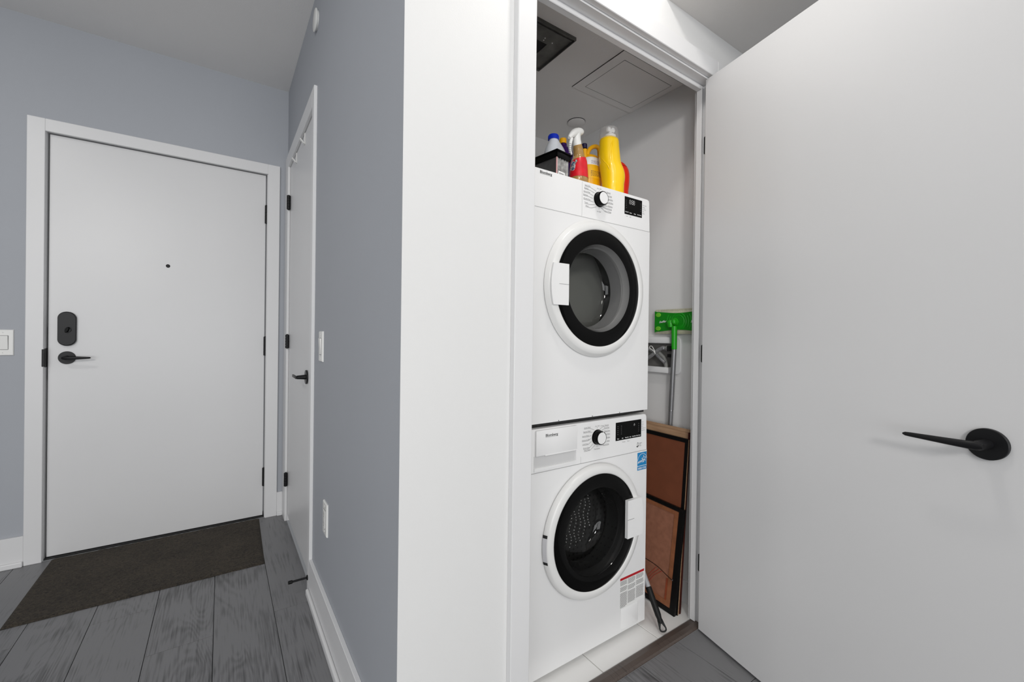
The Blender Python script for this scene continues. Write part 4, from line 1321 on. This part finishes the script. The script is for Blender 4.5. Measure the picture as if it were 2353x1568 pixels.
def arc_ring(r, w, d, a0=0, a1=2 * PI, n=40):
    mb = MB()
    R = []
    for k in range(n + 1):
        a = a0 + (a1 - a0) * k / n
        c, s = math.cos(a), math.sin(a)
        f = lambda q: max(-.036, min(.036, q))
        R.append([hp_((r - w) * c, f((r - w) * s), .0058), hp_(r * c, f(r * s), d), hp_((r + w) * c, f((r + w) * s), .0058)])
    mb.rings(R, False, False, False)
    return mb
for r_, w_ in ((.026, .003), (.036, .003), (.047, .0035), (.059, .004)):
    for a0, a1 in (((-.55, .55), (PI - .55, PI + .55)) if r_ > .04 else ((0, 2 * PI),)):
        arc_ring(r_, w_, .0076, a0, a1).build('moulded_ring', M_mgreen, hdp, True)
for sx_ in (-1, 1):
    for sz in (-1, 1):
        pts = [(.0135 * math.cos(2 * PI * k / 24), .0095 * math.sin(2 * PI * k / 24)) for k in range(24)]
        MB().rings([[hp_(sx_ * .1035 + a * s, sz * .0310 + b * s, d) for a, b in pts] for s, d in ((1, .0055), (1, .0075), (.85, .0085))]).build('gripper', M_lgreen, hdp, True, 30)
        mb = MB()
        for k in range(6):
            a = 2 * PI * k / 6
            mb.obox(hp_(sx_ * .1035 + .006 * math.cos(a) - .001, sz * .0310 + .004 * math.sin(a) - .0006, .0085), ry * .0035, Z * .0012, X * -.0004)
        mb.build('gripper_slit', M_dgreen, hdp)
    MB().text('Swiffer', hp_(sx_ * .0775 - (.002 if sx_ < 0 else 0), -.0045, .0085), (ry + Z * .1).normalized(), Z, .0130, 'CENTER', .35, .0003).build('brand_lettering', M_paper, hdp)
for zz, sg in ((.0505, 1), (-.0505, -1)):
    mb = MB()
    for k in range(34):
        for j in range(2):
            mb.obox(hp_(-.095 + k * .0056 + j * .0028, zz - .002 + j * .0035, .0003), ry * .0018, Z * .0018, X * -.0006)
    mb.build('cloth_dimple', mat('cloth_hole', (.28, .27, .18), .9), mp_)
MB().lathe([(.019, .0055), (.018, .010), (.012, .012), (.001, .012)], hp_(-.018, -.003, 0) , -X, 28).build('hub', M_green, hdp, True)
jb = MB()
jc = hp_(-.0195, -.006, .018)
jb.tube([jc + ry * .017 + Z * .004, jc + ry * .013 + Z * .0035, jc + ry * .004 + Z * .002, jc + ry * -.001], [.006, .0125, .0135, .009], 16)
jb.tube([jc + ry * -.012 + Z * .013, jc + ry * -.0125 + Z * .006, jc + ry * -.012 - Z * .006, jc + ry * -.011 - Z * .02], [.006, .0135, .0140, .0115], 16)
jb.build('swivel_joint', M_green, mp_, True, 60)
x_ = 1.654
pt_ = [on('x', x_, 1549.5, 750), on('x', x_, 1549, 803), on('x', x_ + .010, 1542, 943), on('x', x_ + .013, 1538.5, 990)]
MB().tube([pt_[0], pt_[1]], [.0125, .0115], 18).build('pole_socket', M_green, mp_, True, 60)
MB().tube([pt_[1], pt_[2]], [.0106, .0106], 18).build('pole', M_alu, mp_, True, 60)
dirp = (pt_[2] - pt_[1]).normalized()
pend = pt_[2] + dirp * ((pt_[2].z - .012) / -dirp.z)
MB().tube([pt_[2], pend], [.0098, .0098], 18).build('pole', M_alu, mp_, True, 60)
MB().tube([pt_[2] - dirp * .002, pt_[2] + dirp * .002], [.0112, .0112], 18).build('pole_collar', M_chrome, mp_, True, 60)

# ------------------------------------------------------------------ leaning panels
M_tan = wood('bare_pine', (.30, .17, .095), (.46, .29, .17), .6, 10, .15, .05)
M_hard = mat('brown_hardboard', srgb(146, 98, 76), .7, noise=.14, nscale=45, bump=.15, bscale=300)
M_hard2 = mat('brown_hardboard_dark', srgb(116, 66, 44), .5, noise=.08, nscale=20)
M_tape = mat('brown_paper_tape', srgb(138, 86, 56), .6, noise=.22, nscale=30)
M_frame = mat('black_frame_wood', (.005, .005, .005), .35, spec=.2)
M_edge = mat('dark_red_edge', srgb(70, 26, 18), .6, noise=.3, nscale=60)
def slab(mb, B, T_, y0, y1, th, z0=0, z1=None, bev=0):
    """leaning slab: bottom front edge at x=B (z=0), top front edge at (T_.x,T_.z); y0..y1; thickness th away from the viewer"""
    up = V((T_[0] - B, 0, T_[1])).normalized()
    L = V((T_[0] - B, 0, T_[1])).length
    nrm = V((up.z, 0, -up.x))
    return up, L, nrm
def lean(B, T_):
    up = V((T_[0] - B, 0, T_[1]))
    L = up.length
    up.normalize()
    return V((B, 0, 0)), up, V((up.z, 0, -up.x)), L
def lp(mb, ln_, a0, a1, y0, y1, d0, d1, bev=0):
    """piece of a leaning panel: a along the slope, y, d = depth behind the front face"""
    o, up, nr, L = ln_
    return mb.obox(o + up * a0 + Y * y0 + nr * d0, Y * (y1 - y0), nr * (d1 - d0), up * (a1 - a0), bev)
def lean(B, yb0, T_, yt):
    """near bottom corner (B, yb0, 0), near top corner (T_.x, yt, T_.z)"""
    o = V((B, yb0, 0))
    t = V((T_[0], yt, T_[1]))
    up = t - o
    L = up.length
    up.normalize()
    yy = (Y - up * up.y).normalized()
    nr = yy.cross(up)
    if nr.x < 0:
        nr = -nr
    return o, up, nr, L, yy
def lp(mb, ln_, a0, a1, y0, y1, d0, d1, bev=0):
    o, up, nr, L, yy = ln_
    return mb.obox(o + up * a0 + yy * y0 + nr * d0, yy * (y1 - y0), nr * (d1 - d0), up * (a1 - a0), bev)
l1 = lean(1.5935, 1.0550, (1.638, .7665), 1.0500)
bk = thing('wood_panel', (1.60, 1.2, 0), 'tall tan wooden panel leaning on the closet wall behind the black frames', 'panel')
lp(MB(), l1, .0, l1[3] - .012, .006, .50, .001, .009).build('board', M_tan, bk)
lp(MB(), l1, l1[3] - .012, l1[3], .0, .50, 0, .0095, .001).build('top_batten', M_tan, bk)
lp(MB(), l1, 0, l1[3] - .012, 0, .006, .001, .009).build('side_edge', M_edge, bk)
l2 = lean(1.5755, 1.0545, (1.6200, .7300), 1.0450)
mf = thing('framed_panel', (1.585, 1.2, 0), 'larger black frame with plain brown backing, behind the small picture', 'picture frame')
for a in ((0, .017, 0, .44), (l2[3] - .017, l2[3], 0, .44), (.017, l2[3] - .017, 0, .0125), (.017, l2[3] - .017, .4275, .44)):
    lp(MB(), l2, *a, 0, .0095, .0008).build('frame', M_frame, mf)
lp(MB(), l2, .015, l2[3] - .015, .0115, .43, .003, .0085).build('backing', M_hard2, mf)
lp(MB(), l2, .002, l2[3] - .002, -.0010, .0005, .005, .0090).build('side_edge', M_tan, mf)
l3 = lean(1.5580, 1.0570, (1.5880, .4415), 1.0355)
sf = thing('picture_frame', (1.56, 1.2, 0), 'small black picture frame with taped brown back and hanging wire', 'picture frame')
for a in ((0, .020, 0, .36), (l3[3] - .016, l3[3], 0, .36), (.020, l3[3] - .016, 0, .024), (.020, l3[3] - .016, .336, .36)):
    lp(MB(), l3, *a, 0, .013, .001).build('frame', M_frame, sf)
bkg = lp(MB(), l3, .018, l3[3] - .014, .022, .338, .004, .012).build('backing', M_hard, sf)
for a in ((.026, l3[3] - .018, .020, .044), (.024, .044, .044, .336), (l3[3] - .034, l3[3] - .018, .044, .336)):
    lp(MB(), l3, *a, .0015, .0040).build('paper_tape', M_tape, sf)
lp(MB(), l3, .030, .135, .044, .054, .0025, .0040).build('paper_tape', mat('rust_tape', srgb(140, 66, 38), .6, noise=.2, nscale=30), sf)
ya, yb_ = 0, .36
o, up, nr, L, yy = l3
wp = lambda a, y, d=-.002: o + up * a + yy * y + nr * d
MB().tube(smoothpath([wp(.1420, ya + .026), wp(.152, ya + .06), wp(.163, ya + .10), wp(.166, ya + .16), wp(.160, ya + .22), wp(.142, yb_ - .026)], 6), .0012, 6).build('hanging_wire', M_frame, sf)
for y_ in (ya + .024, yb_ - .024):
    MB().lathe([(.0035, 0), (.003, .003), (.001, .0035)], wp(.142, y_, .001), -nr, 12).build('wire_screw', M_chrome, sf, True)
M_thread = mat('red_thread', srgb(178, 48, 36), .6)
for k in range(3):
    MB().tube([wp(.158 - .002 * k, ya + .102 - .014 * k), wp(.120, ya + .128 - .010 * k), wp(.085 - .004 * k, ya + .150 - .008 * k)], .0008, 5).build('red_thread', M_thread, sf)
MB().box(1.552, 1.560, 1.198, 1.208, .004, .016, .002).build('corner_clip', M_chrome, sf)

# ------------------------------------------------------------------ upturned broom pole
bp_ = thing('broom_pole', (1.4335, 1.014, .012), 'grey pole with black grip, tip down on the tile beside the washer', 'pole')
p0 = V((1.4338, 1.0165, .014))
q0 = on('y', 1.125, 1482, 1327)
dv = (q0 - p0).normalized()
M_greypole = mat('grey_painted_pole', (.34, .345, .36), .35)
MB().tube([p0 + dv * .145, p0 + dv * .150, p0 + dv * 1.0], [.0095, .0100, .0100], 20).build('pole', M_greypole, bp_, True, 60)
MB().tube([p0 + dv * .026, p0 + dv * .030, p0 + dv * .036, p0 + dv * .040, p0 + dv * .046, p0 + dv * .054, p0 + dv * .150, p0 + dv * .152], [.0092, .0105, .0108, .0096, .0102, .0118, .0122, .0100], 22).build('grip', M_rubber, bp_, True, 40)
sdv = dv.cross((p0 - CAM).normalized()).normalized()
outer = [(-.0085, .050), (-.0098, .030), (-.0112, .014), (-.0102, .004), (-.006, -.002), (0, -.004), (.006, -.002), (.0102, .004), (.0112, .014), (.0098, .030), (.0085, .050)]
inner = [(-.0012, .036), (-.0038, .026), (-.0066, .015), (-.0060, .0075), (-.003, .0040), (0, .0034), (.003, .0040), (.0060, .0075), (.0066, .015), (.0038, .026), (.0012, .036)]
nd = sdv.cross(dv).normalized()
lo_ = MB()
R = []
for e, ins in ((-.0055, .001), (-.0065, .0), (.0065, .0), (.0055, .001)):
    R.append((e, ins))
f2 = lambda P_, e: [p0 + dv * (b * .72 - .002) + sdv * (a * 1.30) + nd * e for a, b in P_]
vs = f2(outer, .006) + f2(inner, .006) + f2(outer, -.006) + f2(inner, -.006)
n_ = len(outer)
fs = []
for k in range(n_ - 1):
    fs += [(k, k + 1, n_ + k + 1, n_ + k), (2 * n_ + k, 3 * n_ + k, 3 * n_ + k + 1, 2 * n_ + k + 1), (k, 2 * n_ + k, 2 * n_ + k + 1, k + 1), (n_ + k, n_ + k + 1, 3 * n_ + k + 1, 3 * n_ + k)]
fs += [(0, n_, 2 * n_ - 1, n_ - 1), (2 * n_, 3 * n_ - 1, 4 * n_ - 1, 3 * n_), (0, n_ - 1, 3 * n_ - 1, 2 * n_), (n_, 3 * n_, 4 * n_ - 1, 2 * n_ - 1)]
lo_.add(vs, fs)
lo_.build('hanging_loop', M_rubber, bp_, True, 40)

# ------------------------------------------------------------------ doormat
M_mat = bpy.data.materials.new('brown_coir_mat')
M_mat.use_nodes = True
nt = M_mat.node_tree
b = nt.nodes['Principled BSDF']
b.inputs['Roughness'].default_value = .95
tc = nt.nodes.new('ShaderNodeTexCoord')
n1 = nt.nodes.new('ShaderNodeTexNoise'); n1.inputs['Scale'].default_value = 160; n1.inputs['Detail'].default_value = 6; n1.inputs['Distortion'].default_value = 1.5
n2 = nt.nodes.new('ShaderNodeTexNoise'); n2.inputs['Scale'].default_value = 5
mpn = nt.nodes.new('ShaderNodeMapping'); mpn.inputs['Scale'].default_value = (.55, 1, 1)
nt.links.new(tc.outputs['Object'], mpn.inputs[0]); nt.links.new(mpn.outputs[0], n1.inputs['Vector']); nt.links.new(tc.outputs['Object'], n2.inputs['Vector'])
ma = nt.nodes.new('ShaderNodeMath'); ma.operation = 'MULTIPLY_ADD'; ma.inputs[1].default_value = .25
nt.links.new(n2.outputs['Fac'], ma.inputs[0]); nt.links.new(n1.outputs['Fac'], ma.inputs[2])
rp = nt.nodes.new('ShaderNodeValToRGB')
rp.color_ramp.elements[0].position = .45; rp.color_ramp.elements[1].position = .85
rp.color_ramp.elements[0].color = (.012, .010, .008, 1); rp.color_ramp.elements[1].color = (.085, .068, .048, 1)
nt.links.new(ma.outputs[0], rp.inputs['Fac']); nt.links.new(rp.outputs['Color'], b.inputs['Base Color'])
bpn = nt.nodes.new('ShaderNodeBump'); bpn.inputs['Strength'].default_value = 1; bpn.inputs['Distance'].default_value = .004
nt.links.new(n1.outputs['Fac'], bpn.inputs['Height']); nt.links.new(bpn.outputs['Normal'], b.inputs['Normal'])
mx0, mx1, my0, my1 = -.6952, .2030, 2.4225, 3.0320
dm = thing('doormat', (-.25, 2.73, 0), 'dark brown textured doormat on the floor before the entry door', 'doormat')
nx, ny = 90, 60
vs, fs = [], []
rnd = random.Random(11)
for j in range(ny + 1):
    for i in range(nx + 1):
        u, v = i / nx, j / ny
        edge = min(i, j, nx - i, ny - j)
        xx = mx0 + (mx1 - mx0) * u - (.014 * (1 - v) if u > .5 else 0) * (u - .5) * 2
        vs.append((xx, my0 + (my1 - my0) * v, .001 if edge == 0 else .0065 + rnd.random() * .0016))
for j in range(ny):
    for i in range(nx):
        a = j * (nx + 1) + i
        fs.append((a, a + 1, a + nx + 2, a + nx + 1))
MB().add(vs, fs).build('pile', M_mat, dm, True, 80)
MB().box(mx0 + .003, mx1 - .018, my0 + .003, my1 - .002, .0004, .003).build('backing', M_rubber, dm)
